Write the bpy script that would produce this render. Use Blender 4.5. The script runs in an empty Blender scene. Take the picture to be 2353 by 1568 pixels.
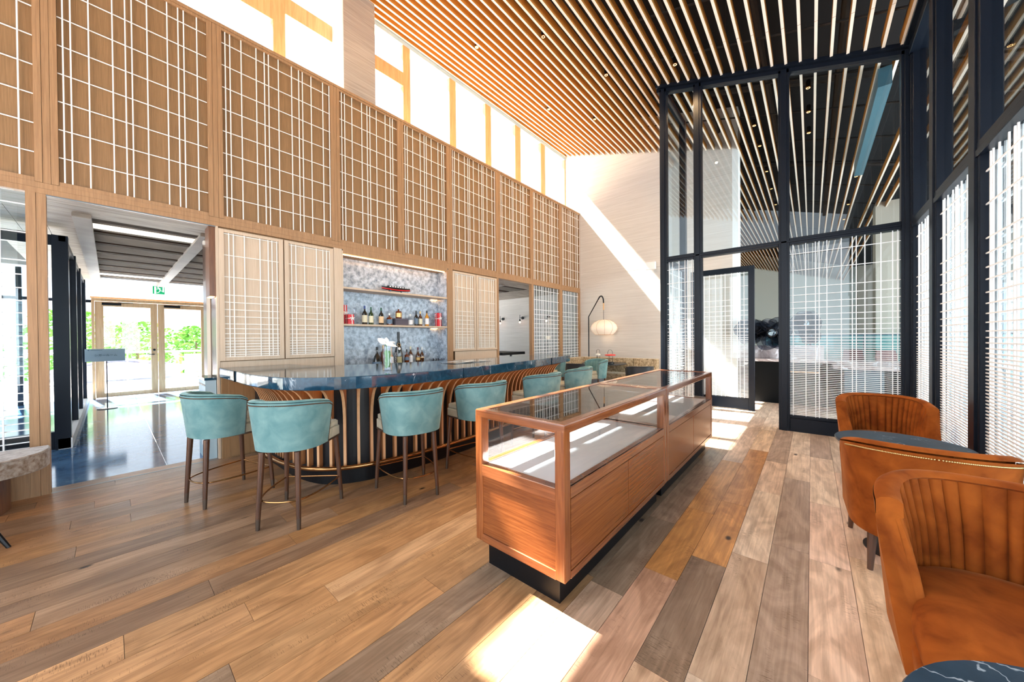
import bpy, bmesh, math, random
from mathutils import Vector, Matrix
random.seed(7)
R = math.radians
sc = bpy.context.scene
col = sc.collection

# ------------------------------------------------------------------ camera
yaw, pitch, roll = R(40.7943), R(0.4186), R(-0.4883)
fw = Vector((-math.sin(yaw)*math.cos(pitch), math.cos(yaw)*math.cos(pitch), -math.sin(pitch)))
rt = Vector((math.cos(yaw), math.sin(yaw), 0)); up = rt.cross(fw)
c_, s_ = math.cos(roll), math.sin(roll)
rt, up = c_*rt + s_*up, -s_*rt + c_*up
cd = bpy.data.cameras.new('camera'); cam = bpy.data.objects.new('camera', cd); col.objects.link(cam)
cam.matrix_world = Matrix(((rt.x, up.x, -fw.x, 0), (rt.y, up.y, -fw.y, 0), (rt.z, up.z, -fw.z, 1.45), (0, 0, 0, 1)))
cd.sensor_width = 36; cd.lens = 36*797.33/2353; cd.clip_start = .02; cd.clip_end = 300
sc.camera = cam

# ------------------------------------------------------------------ world, sun, exposure
w = bpy.data.worlds.new('sky'); sc.world = w; w.use_nodes = True
bg = w.node_tree.nodes['Background']; bg.inputs['Color'].default_value = (.80, .90, 1.0, 1); bg.inputs['Strength'].default_value = 2.1
sd = bpy.data.lights.new('sun', 'SUN'); sun = bpy.data.objects.new('sun', sd); col.objects.link(sun)
sd.energy = 80; sd.angle = R(.9); sd.color = (1, .93, .82)
sun.rotation_euler = Vector((1, .12, -1.33)).to_track_quat('-Z', 'Y').to_euler(); sun.location = (-20, 0, 30)
def area(name, loc, direction, sx, sy, power, color=(1, 1, 1)):
    d = bpy.data.lights.new(name, 'AREA'); d.shape = 'RECTANGLE'; d.size = sx; d.size_y = sy; d.energy = power; d.color = color
    o = bpy.data.objects.new(name, d); o.location = loc; o.rotation_euler = Vector(direction).to_track_quat('-Z', 'Y').to_euler(); col.objects.link(o); return o
area('rear_fill_light', (-2.2, -4.2, 2.6), (-.05, 1, -.12), 6.5, 4.5, 130, (.93, .96, 1))  # added fill lamp behind the camera, standing in for unseen windows
area('side_fill_light', (4.7, 3.0, 1.6), (-1, 0, -.08), 11, 2.6, 640, (.97, .98, 1))  # added lamp beyond the right glass to brighten the floor inside
area('hall_fill_light', (4.8, 17, 2.2), (-1, .1, .1), 24, 3.5, 950, (.97, 1, 1))  # added lamp to light the hall; its source is unseen
sc.view_settings.view_transform = 'Standard'; sc.view_settings.look = 'None'
sc.view_settings.exposure = .38; sc.view_settings.gamma = 1; sc.view_settings.use_curve_mapping = False

# ------------------------------------------------------------------ materials
MAT = {}
def nodes(name):
    m = bpy.data.materials.new(name); m.use_nodes = True; MAT[name] = m
    return m, m.node_tree.nodes, m.node_tree.links, m.node_tree.nodes['Principled BSDF']
def flat(name, color, rough=.5, metal=0, sheen=0, emit=None, estr=0, coat=0, bump=0, bscale=200, sheen_tint=None, spec=.5):
    m, n, l, b = nodes(name)
    b.inputs['Base Color'].default_value = (*color, 1); b.inputs['Roughness'].default_value = rough; b.inputs['Metallic'].default_value = metal
    b.inputs['Specular IOR Level'].default_value = spec
    if sheen: b.inputs['Sheen Weight'].default_value = sheen; b.inputs['Sheen Roughness'].default_value = .35
    if sheen_tint: b.inputs['Sheen Tint'].default_value = (*sheen_tint, 1)
    if coat: b.inputs['Coat Weight'].default_value = coat; b.inputs['Coat Roughness'].default_value = .08
    if emit: b.inputs['Emission Color'].default_value = (*emit, 1); b.inputs['Emission Strength'].default_value = estr
    if bump:
        t = n.new('ShaderNodeTexNoise'); t.inputs['Scale'].default_value = bscale; t.inputs['Detail'].default_value = 4
        g = n.new('ShaderNodeNewGeometry'); l.new(g.outputs['Position'], t.inputs['Vector'])
        bp = n.new('ShaderNodeBump'); bp.inputs['Strength'].default_value = bump; bp.inputs['Distance'].default_value = .002
        l.new(t.outputs['Fac'], bp.inputs['Height']); l.new(bp.outputs['Normal'], b.inputs['Normal'])
    return m
def grain(name, c1, c2, scale=(60, 60, 2), rough=.45, sc_=1.0, lo=.35, hi=.65, objcol=False, rand=.0, coat=0, cracks=False, detail=6):
    """wood: noise stretched along one axis, world space; optional per-object colour and offset"""
    m, n, l, b = nodes(name)
    g = n.new('ShaderNodeNewGeometry'); oi = n.new('ShaderNodeObjectInfo')
    add = n.new('ShaderNodeVectorMath'); add.operation = 'MULTIPLY_ADD'
    l.new(oi.outputs['Random'], add.inputs[0]); add.inputs[1].default_value = (37, 53, 71) if rand else (0, 0, 0); l.new(g.outputs['Position'], add.inputs[2])
    mp = n.new('ShaderNodeMapping'); mp.inputs['Scale'].default_value = scale; l.new(add.outputs[0], mp.inputs['Vector'])
    t = n.new('ShaderNodeTexNoise'); t.inputs['Scale'].default_value = sc_; t.inputs['Detail'].default_value = detail; t.inputs['Roughness'].default_value = .6; t.inputs['Distortion'].default_value = .6
    l.new(mp.outputs[0], t.inputs['Vector'])
    r = n.new('ShaderNodeValToRGB'); r.color_ramp.elements[0].position = lo; r.color_ramp.elements[1].position = hi
    r.color_ramp.elements[0].color = (*c1, 1); r.color_ramp.elements[1].color = (*c2, 1); l.new(t.outputs['Fac'], r.inputs['Fac'])
    out = r.outputs['Color']
    if objcol:
        mx = n.new('ShaderNodeMix'); mx.data_type = 'RGBA'; mx.blend_type = 'MULTIPLY'; mx.inputs['Factor'].default_value = 1
        l.new(out, mx.inputs['A']); l.new(oi.outputs['Color'], mx.inputs['B']); out = mx.outputs['Result']
    if cracks:   # knots and saw marks
        v = n.new('ShaderNodeTexVoronoi'); v.inputs['Scale'].default_value = 1; mp2 = n.new('ShaderNodeMapping'); mp2.inputs['Scale'].default_value = (3.2, 1.7, 3)
        l.new(add.outputs[0], mp2.inputs['Vector']); l.new(mp2.outputs[0], v.inputs['Vector'])
        kr = n.new('ShaderNodeValToRGB'); kr.color_ramp.elements[0].position = .035; kr.color_ramp.elements[1].position = .075
        kr.color_ramp.elements[0].color = (.05, .03, .02, 1); kr.color_ramp.elements[1].color = (1, 1, 1, 1); l.new(v.outputs['Distance'], kr.inputs['Fac'])
        t3 = n.new('ShaderNodeTexNoise'); t3.inputs['Scale'].default_value = 1; mp3 = n.new('ShaderNodeMapping'); mp3.inputs['Scale'].default_value = (5, 1.6, 4); l.new(add.outputs[0], mp3.inputs['Vector']); l.new(mp3.outputs[0], t3.inputs['Vector']); t3.inputs['Detail'].default_value = 3; t3.inputs['Distortion'].default_value = 2.5
        r3 = n.new('ShaderNodeValToRGB'); r3.color_ramp.elements[0].position = .38; r3.color_ramp.elements[1].position = .62; r3.color_ramp.elements[0].color = (.80, .75, .71, 1); r3.color_ramp.elements[1].color = (1.12, 1.11, 1.10, 1); l.new(t3.outputs['Fac'], r3.inputs['Fac'])
        mt = n.new('ShaderNodeMapping'); mt.inputs['Scale'].default_value = (34, 330, 30); l.new(add.outputs[0], mt.inputs['Vector']); tt_ = n.new('ShaderNodeTexNoise'); tt_.inputs['Scale'].default_value = 1; tt_.inputs['Detail'].default_value = 1; l.new(mt.outputs[0], tt_.inputs['Vector'])
        ml = n.new('ShaderNodeMapping'); ml.inputs['Scale'].default_value = (9, 2.2, 3); l.new(add.outputs[0], ml.inputs['Vector']); tl = n.new('ShaderNodeTexNoise'); tl.inputs['Scale'].default_value = 1; tl.inputs['Detail'].default_value = 2; l.new(ml.outputs[0], tl.inputs['Vector'])
        ad = n.new('ShaderNodeMath'); ad.operation = 'MULTIPLY'; l.new(tt_.outputs['Fac'], ad.inputs[0]); l.new(tl.outputs['Fac'], ad.inputs[1])
        tk_ = n.new('ShaderNodeValToRGB'); tk_.color_ramp.elements[0].position = .385; tk_.color_ramp.elements[1].position = .42; tk_.color_ramp.elements[0].color = (1, 1, 1, 1); tk_.color_ramp.elements[1].color = (.55, .50, .46, 1); l.new(ad.outputs[0], tk_.inputs['Fac'])
        for src in (r3, kr, tk_):
            mk = n.new('ShaderNodeMix'); mk.data_type = 'RGBA'; mk.blend_type = 'MULTIPLY'; mk.inputs['Factor'].default_value = 1
            l.new(out, mk.inputs['A']); l.new(src.outputs['Color'], mk.inputs['B']); out = mk.outputs['Result']
    l.new(out, b.inputs['Base Color']); b.inputs['Roughness'].default_value = rough
    if coat: b.inputs['Coat Weight'].default_value = coat; b.inputs['Coat Roughness'].default_value = .12
    bp = n.new('ShaderNodeBump'); bp.inputs['Strength'].default_value = .15; bp.inputs['Distance'].default_value = .001
    l.new(t.outputs['Fac'], bp.inputs['Height']); l.new(bp.outputs['Normal'], b.inputs['Normal'])
    return m
def marble(name, base, dark, vein, scale=3, vw=.03, rough=.12, vstr=1.0, cloud=(.35, .7), vscale=1.3, flecks=False, spec=.5, mask=1.0, dist=.8, vdist=1.2, tilt=None):
    m, n, l, b = nodes(name)
    g = n.new('ShaderNodeNewGeometry')
    t = n.new('ShaderNodeTexNoise'); t.inputs['Scale'].default_value = scale; t.inputs['Detail'].default_value = 8; t.inputs['Roughness'].default_value = .65; t.inputs['Distortion'].default_value = dist
    l.new(g.outputs['Position'], t.inputs['Vector'])
    r = n.new('ShaderNodeValToRGB'); r.color_ramp.elements[0].position = cloud[0]; r.color_ramp.elements[1].position = cloud[1]
    r.color_ramp.elements[0].color = (*dark, 1); r.color_ramp.elements[1].color = (*base, 1); l.new(t.outputs['Fac'], r.inputs['Fac'])
    t2 = n.new('ShaderNodeTexNoise'); t2.inputs['Scale'].default_value = vscale; t2.inputs['Detail'].default_value = 5; t2.inputs['Distortion'].default_value = vdist
    mv = n.new('ShaderNodeMapping'); mv.inputs['Rotation'].default_value = (tilt or (0, 0, 0)); mv.inputs['Scale'].default_value = (1, 1, .32) if tilt else (1, 1, 1); l.new(g.outputs['Position'], mv.inputs['Vector']); l.new(mv.outputs[0], t2.inputs['Vector'])
    a = n.new('ShaderNodeMath'); a.operation = 'SUBTRACT'; a.inputs[1].default_value = .5; l.new(t2.outputs['Fac'], a.inputs[0])
    ab = n.new('ShaderNodeMath'); ab.operation = 'ABSOLUTE'; l.new(a.outputs[0], ab.inputs[0])
    vr = n.new('ShaderNodeValToRGB'); vr.color_ramp.elements[0].position = 0; vr.color_ramp.elements[1].position = vw
    vr.color_ramp.elements[0].color = (vstr,)*3+(1,); vr.color_ramp.elements[1].color = (0, 0, 0, 1); l.new(ab.outputs[0], vr.inputs['Fac'])
    t5 = n.new('ShaderNodeTexNoise'); t5.inputs['Scale'].default_value = vscale*.8; t5.inputs['Detail'].default_value = 2; mo = n.new('ShaderNodeMapping'); mo.inputs['Location'].default_value = (5, 9, 3); l.new(g.outputs['Position'], mo.inputs['Vector']); l.new(mo.outputs[0], t5.inputs['Vector'])
    r5 = n.new('ShaderNodeValToRGB'); r5.color_ramp.elements[0].position = .42; r5.color_ramp.elements[1].position = .54; l.new(t5.outputs['Fac'], r5.inputs['Fac'])
    vm = n.new('ShaderNodeMix'); vm.data_type = 'RGBA'; vm.blend_type = 'MULTIPLY'; vm.inputs['Factor'].default_value = mask; l.new(vr.outputs['Color'], vm.inputs['A']); l.new(r5.outputs['Color'], vm.inputs['B'])
    mx = n.new('ShaderNodeMix'); mx.data_type = 'RGBA'; l.new(vm.outputs['Result'], mx.inputs['Factor']); l.new(r.outputs['Color'], mx.inputs['A']); mx.inputs['B'].default_value = (*vein, 1)
    out = mx.outputs['Result']
    if flecks:
        t4 = n.new('ShaderNodeTexNoise'); t4.inputs['Scale'].default_value = 26; t4.inputs['Detail'].default_value = 3; l.new(g.outputs['Position'], t4.inputs['Vector'])
        r4 = n.new('ShaderNodeValToRGB'); r4.color_ramp.elements[0].position = .70; r4.color_ramp.elements[1].position = .74; r4.color_ramp.elements[0].color = (0, 0, 0, 1); r4.color_ramp.elements[1].color = (.6, .6, .6, 1); l.new(t4.outputs['Fac'], r4.inputs['Fac'])
        m4 = n.new('ShaderNodeMix'); m4.data_type = 'RGBA'; l.new(r4.outputs['Color'], m4.inputs['Factor']); l.new(out, m4.inputs['A']); m4.inputs['B'].default_value = (*vein, 1); out = m4.outputs['Result']
    l.new(out, b.inputs['Base Color']); b.inputs['Roughness'].default_value = rough; b.inputs['Specular IOR Level'].default_value = spec
    return m
def glass(name, tint=(1, 1, 1), ior=1.5, rough=.0):
    m, n, l, b = nodes(name); n.remove(b); o = n['Material Output']
    tr = n.new('ShaderNodeBsdfTransparent'); tr.inputs['Color'].default_value = (*tint, 1)
    gl = n.new('ShaderNodeBsdfGlossy'); gl.inputs['Roughness'].default_value = rough
    lw = n.new('ShaderNodeLayerWeight'); lw.inputs['Blend'].default_value = .5     # facing = 1-cos, same from both sides (Schlick)
    pw = n.new('ShaderNodeMath'); pw.operation = 'POWER'; pw.inputs[1].default_value = 5; l.new(lw.outputs['Facing'], pw.inputs[0])
    f0 = ((ior-1)/(ior+1))**2; fr = n.new('ShaderNodeMath'); fr.operation = 'MULTIPLY_ADD'; fr.inputs[1].default_value = 1-f0; fr.inputs[2].default_value = f0; l.new(pw.outputs[0], fr.inputs[0])
    mx = n.new('ShaderNodeMixShader'); l.new(fr.outputs[0], mx.inputs[0]); l.new(tr.outputs[0], mx.inputs[1]); l.new(gl.outputs[0], mx.inputs[2]); l.new(mx.outputs[0], o.inputs['Surface'])
    return m
def velvet(name, c1, c2, sheen, tint, scale=9):
    m, n, l, b = nodes(name)
    g = n.new('ShaderNodeNewGeometry'); t = n.new('ShaderNodeTexNoise'); t.inputs['Scale'].default_value = scale; t.inputs['Detail'].default_value = 5; t.inputs['Distortion'].default_value = .5
    l.new(g.outputs['Position'], t.inputs['Vector'])
    r = n.new('ShaderNodeValToRGB'); r.color_ramp.elements[0].position = .3; r.color_ramp.elements[1].position = .72
    r.color_ramp.elements[0].color = (*c1, 1); r.color_ramp.elements[1].color = (*c2, 1); l.new(t.outputs['Fac'], r.inputs['Fac'])
    l.new(r.outputs['Color'], b.inputs['Base Color']); b.inputs['Roughness'].default_value = .85; b.inputs['Specular IOR Level'].default_value = .15
    b.inputs['Sheen Weight'].default_value = sheen; b.inputs['Sheen Roughness'].default_value = .3; b.inputs['Sheen Tint'].default_value = (*tint, 1)
    return m

grain('oak_board', (.225, .124, .050), (.31, .172, .075), (120, 120, 3.5), .55)
grain('oak_frame', (.30, .165, .078), (.41, .235, .115), (70, 70, 2.5), .5)
grain('pale_oak', (.55, .42, .30), (.64, .51, .385), (120, 120, 3), .5)
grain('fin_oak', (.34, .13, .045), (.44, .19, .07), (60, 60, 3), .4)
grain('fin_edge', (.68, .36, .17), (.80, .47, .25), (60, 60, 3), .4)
grain('cherry', (.165, .042, .009), (.275, .082, .02), (4, 2.2, 90), .25, coat=.4)
grain('cherry_frame', (.18, .050, .014), (.29, .092, .03), (3, 3, 60), .2, coat=.6)
grain('cherry_post', (.18, .047, .011), (.29, .090, .024), (50, 50, 3), .2, coat=.6)
flat('dark_slat', (.040, .020, .011), .85, spec=.1)
flat('matte_black', (.004, .005, .006), .7, spec=.08)
grain('walnut', (.055, .022, .012), (.10, .04, .02), (60, 60, 4), .3, coat=.3)
grain('chair_leg_wood', (.13, .055, .028), (.2, .09, .045), (60, 60, 4), .35)
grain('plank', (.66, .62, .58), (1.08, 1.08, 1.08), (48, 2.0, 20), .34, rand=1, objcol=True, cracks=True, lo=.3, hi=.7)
grain('plank_far', (.40, .26, .17), (.60, .43, .30), (14, 1.2, 20), .4)
grain('weathered_board', (.17, .125, .09), (.42, .34, .27), (22, 1.6, 20), .6)
grain('pine', (.58, .31, .13), (.68, .41, .20), (30, 30, 2), .45)
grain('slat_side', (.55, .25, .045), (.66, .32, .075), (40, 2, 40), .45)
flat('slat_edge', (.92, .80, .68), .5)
grain('wall_paper', (.54, .495, .445), (.66, .62, .57), (1.2, 1.2, 55), .8, lo=.3, hi=.7)
grain('pillar_paper', (.27, .235, .20), (.42, .375, .33), (1.5, 1.5, 55), .8, lo=.3, hi=.7)
flat('white_paint', (.82, .83, .82), .7, bump=.1)
flat('white_rod', (.88, .85, .80), .45)
flat('white_wire', (.92, .94, .96), .4)
flat('dark_frame', (.005, .008, .015), .34, spec=.2)
flat('plenum', (.006, .007, .009), .9)
flat('duct', (.025, .022, .022), .6)
flat('grey_steel', (.25, .27, .28), .35, metal=.6)
flat('teal_duct', (.05, .13, .17), .5)
flat('black', (.004, .004, .005), .4, spec=.2)
flat('black_metal', (.012, .012, .014), .35, metal=.5)
flat('bar_base', (.010, .011, .014), .35, spec=.3)
flat('brass', (.42, .22, .09), .25, metal=1)
flat('brass_tip', (.12, .09, .07), .4, metal=.8)
flat('nail_gold', (.75, .56, .25), .25, metal=1)
flat('nail_bronze', (.12, .06, .035), .35, metal=.7)
marble('bar_stone', (.018, .075, .130), (.006, .026, .050), (.60, .68, .74), 16, .0026, .08, .8, cloud=(.3, .75), vscale=3.2, flecks=True, vdist=.3, tilt=(.5, -.3, 0))
marble('table_stone', (.030, .062, .105), (.016, .036, .062), (.50, .58, .68), 5, .0028, .42, .8, vscale=2.6, spec=.15, vdist=.35, dist=.2)
marble('niche_marble', (.64, .73, .82), (.19, .24, .31), (.80, .83, .86), 13, .006, .2, .5, cloud=(.34, .62), vscale=3.0, dist=.12, vdist=.4, mask=.7)
marble('hall_marble', (.50, .46, .46), (.16, .12, .12), (.85, .85, .9), 3, .02, .12, .8, vscale=1.5)
marble('blue_stone', (.11, .24, .44), (.04, .10, .22), (.25, .4, .6), 3, .01, .10, .4, vscale=1)
glass('clear_glass'); glass('dark_glass', (.88, .94, .965), 1.55); glass('smoke_glass', (.62, .68, .70), 1.55); glass('mesh_black', (.40, .43, .50), 1.3, .3); glass('balustrade_glass', (.55, .85, .88), 1.5)
glass('window_glass', (.97, .99, 1), 1.25)
glass('tumbler_glass', (.97, .98, 1), 1.6)
velvet('teal_velvet', (.10, .225, .24), (.20, .345, .345), .6, (.75, .92, .92))
velvet('sand_velvet', (.36, .34, .25), (.50, .46, .36), .5, (1, .95, .85))
velvet('rust_velvet', (.20, .042, .005), (.39, .10, .013), .22, (1, .50, .2))
velvet('gold_velvet', (.22, .15, .08), (.70, .56, .37), .5, (1, .9, .7), 26)
velvet('silver_velvet', (.20, .14, .10), (.48, .45, .42), .6, (.9, .95, 1), 30)
flat('charcoal_leather', (.03, .035, .042), .35)
flat('grey_velvet', (.12, .14, .17), .7, sheen=.5)
flat('deck_felt', (.72, .71, .76), .9, bump=.15, bscale=800)
flat('lamp_paper', (.72, .62, .52), .6, emit=(1, .74, .50), estr=.30)
flat('lamp_rib', (.55, .30, .16), .6)
flat('led_warm', (1, .6, .25), .5, emit=(1, .50, .17), estr=13)
flat('bulb_warm', (1, .7, .5), .5, emit=(1, .52, .30), estr=9)
flat('downlight_glow', (1, .7, .4), .5, emit=(1, .50, .16), estr=10)
flat('red_card', (.62, .012, .02), .4); flat('white_ribbon', (.9, .88, .84), .5)
flat('red_enamel', (.85, .03, .012), .3); flat('white_enamel', (.8, .82, .78), .3)
flat('purple_card', (.09, .075, .10), .6)
flat('amber', (.15, .028, .004), .08, coat=1); flat('honey', (.55, .24, .02), .08, coat=1); flat('dark_bottle', (.012, .012, .010), .08, coat=1)
flat('green_bottle', (.02, .05, .015), .08, coat=1); flat('brown_bottle', (.07, .022, .006), .08, coat=1)
flat('cream_label', (.75, .70, .50), .6); flat('peach_label', (.78, .55, .32), .6); flat('white_label', (.85, .86, .88), .6); flat('blue_label', (.12, .18, .26), .5); flat('olive_label', (.42, .38, .20), .5)
flat('green_cap', (.01, .10, .05), .35); flat('blue_cap', (.02, .05, .22), .35); flat('gold_cap', (.6, .38, .15), .3, metal=.6); flat('black_cap', (.01, .012, .012), .35); flat('plum_cap', (.12, .02, .03), .4)
flat('leaf', (.06, .30, .03), .5); flat('petal', (.88, .84, .80), .5)
flat('tree_leaf', (.10, .27, .045), .7, spec=.2); flat('bark', (.12, .09, .06), .9)
flat('sign_grey', (.38, .52, .60), .5); flat('ink', (.05, .10, .14), .6)
flat('exit_green', (.0, .22, .08), .4, emit=(0, .62, .20), estr=.45); flat('exit_white', (.9, .95, .92), .4, emit=(1, 1, 1), estr=.8)
flat('deck_board', (.62, .60, .57), .7); flat('canvas_blue', (.34, .38, .60), .7)
flat('backdrop_blue', (.34, .48, .62), .6); flat('hall_wall', (.80, .85, .79), .8); flat('hall_stone', (.50, .45, .38), .8, bump=.4, bscale=40)
flat('plum_seat', (.10, .03, .03), .6); flat('cream_light', (.9, .85, .75), .5, emit=(1, .9, .78), estr=.9)
flat('stainless', (.6, .6, .6), .25, metal=1); flat('slate_blue', (.05, .09, .12), .5)

# ------------------------------------------------------------------ helpers
def link(name, me, mats, parent=None):
    o = bpy.data.objects.new(name, me); col.objects.link(o)
    if mats:
        for m in (mats if isinstance(mats, (list, tuple)) else [mats]):
            me.materials.append(MAT[m])
    if parent: o.parent = parent
    return o
def tag(o, label=None, cat=None, group=None, kind=None):
    if label: o['label'] = label
    if cat: o['category'] = cat
    if group: o['group'] = group
    if kind: o['kind'] = kind
    return o
def thing(name, label, cat, loc=(0, 0, 0), rz=0, group=None):
    o = bpy.data.objects.new(name, None); col.objects.link(o); o.location = loc; o.rotation_euler = (0, 0, rz); o.empty_display_size = .1
    return tag(o, label, cat, group)
def struct(name, loc=(0, 0, 0)):
    o = bpy.data.objects.new(name, None); col.objects.link(o); o.location = loc; o['kind'] = 'structure'; return o
def copy_tree(o, parent=None):
    c = o.copy(); col.objects.link(c)
    if parent: c.parent = parent
    for ch in list(o.children): copy_tree(ch, c)
    return c
class MB:
    def __init__(s): s.v = []; s.f = []; s.mi = []
    def add(s, vs, fs, mi=0):
        n = len(s.v); s.v += [tuple(p) for p in vs]; s.f += [tuple(i+n for i in f) for f in fs]; s.mi += [mi]*len(fs); return s
    def box(s, x0, x1, y0, y1, z0, z1, mi=0):
        v = [(x, y, z) for z in (z0, z1) for y in (y0, y1) for x in (x0, x1)]
        return s.add(v, [(0, 2, 3, 1), (4, 5, 7, 6), (0, 1, 5, 4), (2, 6, 7, 3), (0, 4, 6, 2), (1, 3, 7, 5)], mi)
    def tube(s, pts, r, n=8, closed=False, mi=0):
        pts = [Vector(p) for p in pts]; N = len(pts); rs = r if isinstance(r, (list, tuple)) else [r]*N
        vs = []; u = None
        for i, p in enumerate(pts):
            a = pts[(i-1) % N] if (closed or i > 0) else p; b = pts[(i+1) % N] if (closed or i < N-1) else p
            t = (b-a).normalized()
            if u is None: u = t.orthogonal().normalized()
            u = (u - t*u.dot(t)).normalized(); w_ = t.cross(u)
            for k in range(n):
                an = 2*math.pi*k/n; vs.append(p + (u*math.cos(an) + w_*math.sin(an))*rs[i])
        fs = []
        for i in range(N if closed else N-1):
            j = (i+1) % N
            for k in range(n): fs.append((i*n+k, i*n+(k+1) % n, j*n+(k+1) % n, j*n+k))
        if not closed: fs += [tuple(range(n-1, -1, -1)), tuple((N-1)*n+k for k in range(n))]
        return s.add(vs, fs, mi)
    def lathe(s, prof, c=(0, 0, 0), n=16, mi=0, cap=True, sx=1, sy=1):
        vs = []; fs = []
        for r, z in prof:
            for k in range(n):
                a = 2*math.pi*k/n; vs.append((c[0]+r*sx*math.cos(a), c[1]+r*sy*math.sin(a), c[2]+z))
        for i in range(len(prof)-1):
            for k in range(n): fs.append((i*n+k, i*n+(k+1) % n, (i+1)*n+(k+1) % n, (i+1)*n+k))
        if cap: fs += [tuple(range(n-1, -1, -1)), tuple((len(prof)-1)*n+k for k in range(n))]
        return s.add(vs, fs, mi)
    def prism(s, poly, z0, z1, mi=0):
        n = len(poly); vs = [(x, y, z0) for x, y in poly] + [(x, y, z1) for x, y in poly]
        return s.add(vs, [tuple(range(n-1, -1, -1)), tuple(range(n, 2*n))] + [(i, (i+1) % n, n+(i+1) % n, n+i) for i in range(n)], mi)
    def extr(s, poly3, d, mi=0):
        n = len(poly3); d = Vector(d); vs = [Vector(p) for p in poly3]; vs += [p+d for p in vs[:n]]
        return s.add(vs, [tuple(range(n-1, -1, -1)), tuple(range(n, 2*n))] + [(i, (i+1) % n, n+(i+1) % n, n+i) for i in range(n)], mi)
    def grid(s, rows, closed=False, mi=0):
        n = len(rows[0]); vs = [p for r_ in rows for p in r_]; fs = []
        for i in range(len(rows)-1):
            for k in range(n if closed else n-1): fs.append((i*n+k, i*n+(k+1) % n, (i+1)*n+(k+1) % n, (i+1)*n+k))
        return s.add(vs, fs, mi)
    def ball(s, c, r, n=6, m=4, mi=0, sz=1):
        return s.lathe([(max(r*math.sin(math.pi*i/m), 1e-4), -r*sz*math.cos(math.pi*i/m)) for i in range(m+1)], c, n, mi)
    def build(s, name, mats, parent=None, smooth=0, bevel=0, seg=2, recalc=True):
        me = bpy.data.meshes.new(name); me.from_pydata(s.v, [], s.f)
        if any(s.mi): me.polygons.foreach_set('material_index', s.mi)
        if recalc or bevel:
            bm = bmesh.new(); bm.from_mesh(me)
            if recalc: bmesh.ops.recalc_face_normals(bm, faces=bm.faces)
            if bevel:
                es = [e for e in bm.edges if len(e.link_faces) == 2 and e.calc_face_angle(0) > R(30)]
                bmesh.ops.bevel(bm, geom=es, offset=bevel, segments=seg, profile=.7, affect='EDGES')
            bm.to_mesh(me); bm.free()
        if smooth:
            me.polygons.foreach_set('use_smooth', [True]*len(me.polygons)); me.set_sharp_from_angle(angle=R(smooth))
        return link(name, me, mats, parent)
_unit = {}
def ubox(name, mat, x0, x1, y0, y1, z0, z1, parent=None, sub=''):
    """box sharing one unit mesh per material, scaled per object"""
    if mat+sub not in _unit:
        _unit[mat+sub] = MB().box(-.5, .5, -.5, .5, -.5, .5).build(name, mat); o = _unit[mat+sub]
    else:
        o = _unit[mat+sub].copy(); col.objects.link(o); o.name = name; o.parent = None
        for k in list(o.keys()): del o[k]
    if parent: o.parent = parent
    px, py, pz = (parent.matrix_local.translation if False else (0, 0, 0))
    o.location = ((x0+x1)/2, (y0+y1)/2, (z0+z1)/2); o.scale = (abs(x1-x0), abs(y1-y0), abs(z1-z0)); o.rotation_euler = (0, 0, 0)
    return o
def arc(cx, cy, r, a0, a1, n): return [(cx+r*math.cos(R(a0+(a1-a0)*i/n)), cy+r*math.sin(R(a0+(a1-a0)*i/n))) for i in range(n+1)]
def crom(pts, n=6):
    out = []
    for i in range(len(pts)-1):
        p0 = Vector(pts[max(i-1, 0)]); p1 = Vector(pts[i]); p2 = Vector(pts[i+1]); p3 = Vector(pts[min(i+2, len(pts)-1)])
        for k in range(n):
            t = k/n; out.append(tuple(.5*((2*p1)+(-p0+p2)*t+(2*p0-5*p1+4*p2-p3)*t*t+(-p0+3*p1-3*p2+p3)*t**3)))
    out.append(tuple(pts[-1])); return out
def text_mesh(name, body, size, mat, parent, M, depth=.001):
    cu = bpy.data.curves.new(name, 'FONT'); cu.body = body; cu.size = size; cu.extrude = depth; cu.align_x = 'CENTER'; cu.align_y = 'CENTER'; cu.resolution_u = 3
    t = bpy.data.objects.new(name+'_tmp', cu); col.objects.link(t); bpy.context.view_layer.update()
    me = bpy.data.meshes.new_from_object(t.evaluated_get(bpy.context.evaluated_depsgraph_get())); bpy.data.objects.remove(t)
    me.materials.clear(); o = link(name, me, mat, parent); me.transform(M); return o

W = -5.515          # face of the bar wall
YW = 9.7            # far white wall
YP = 6.83           # glazed partition
XR = 1.0            # right glazed wall
def zc(x): return 6.12 - .305*(x+2.15)      # underside of the ceiling slats

# ================================================================== FLOOR
fl = MB().box(-5.6, 7, -5, 31, -.12, -.022).build('floor', 'walnut'); fl['kind'] = 'structure'
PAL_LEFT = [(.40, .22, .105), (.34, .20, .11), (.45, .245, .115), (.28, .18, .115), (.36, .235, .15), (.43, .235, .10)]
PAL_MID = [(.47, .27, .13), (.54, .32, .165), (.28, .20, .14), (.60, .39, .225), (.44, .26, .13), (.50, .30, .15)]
PAL_CASE_SHADE = [(.50, .36, .25), (.60, .41, .29), (.38, .27, .19), (.52, .33, .19)]  # planks beside the cases, with the cases' shade put into the colour
PAL_RIGHT_SHEEN = [(.84, .70, .58), (.82, .64, .52), (.74, .63, .53), (.80, .62, .46), (.52, .41, .34), (.88, .73, .60), (.86, .66, .55)]  # paler planks: sheen of the right-hand windows painted into the colour
px0 = -.998; base_pl = None; npl = 0
fixed = {0: [(2.85)], 1: [2.19, 3.2], 2: [2.51, 3.52], -1: [1.9, 4.6], 3: [1.62, 2.72]}
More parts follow.
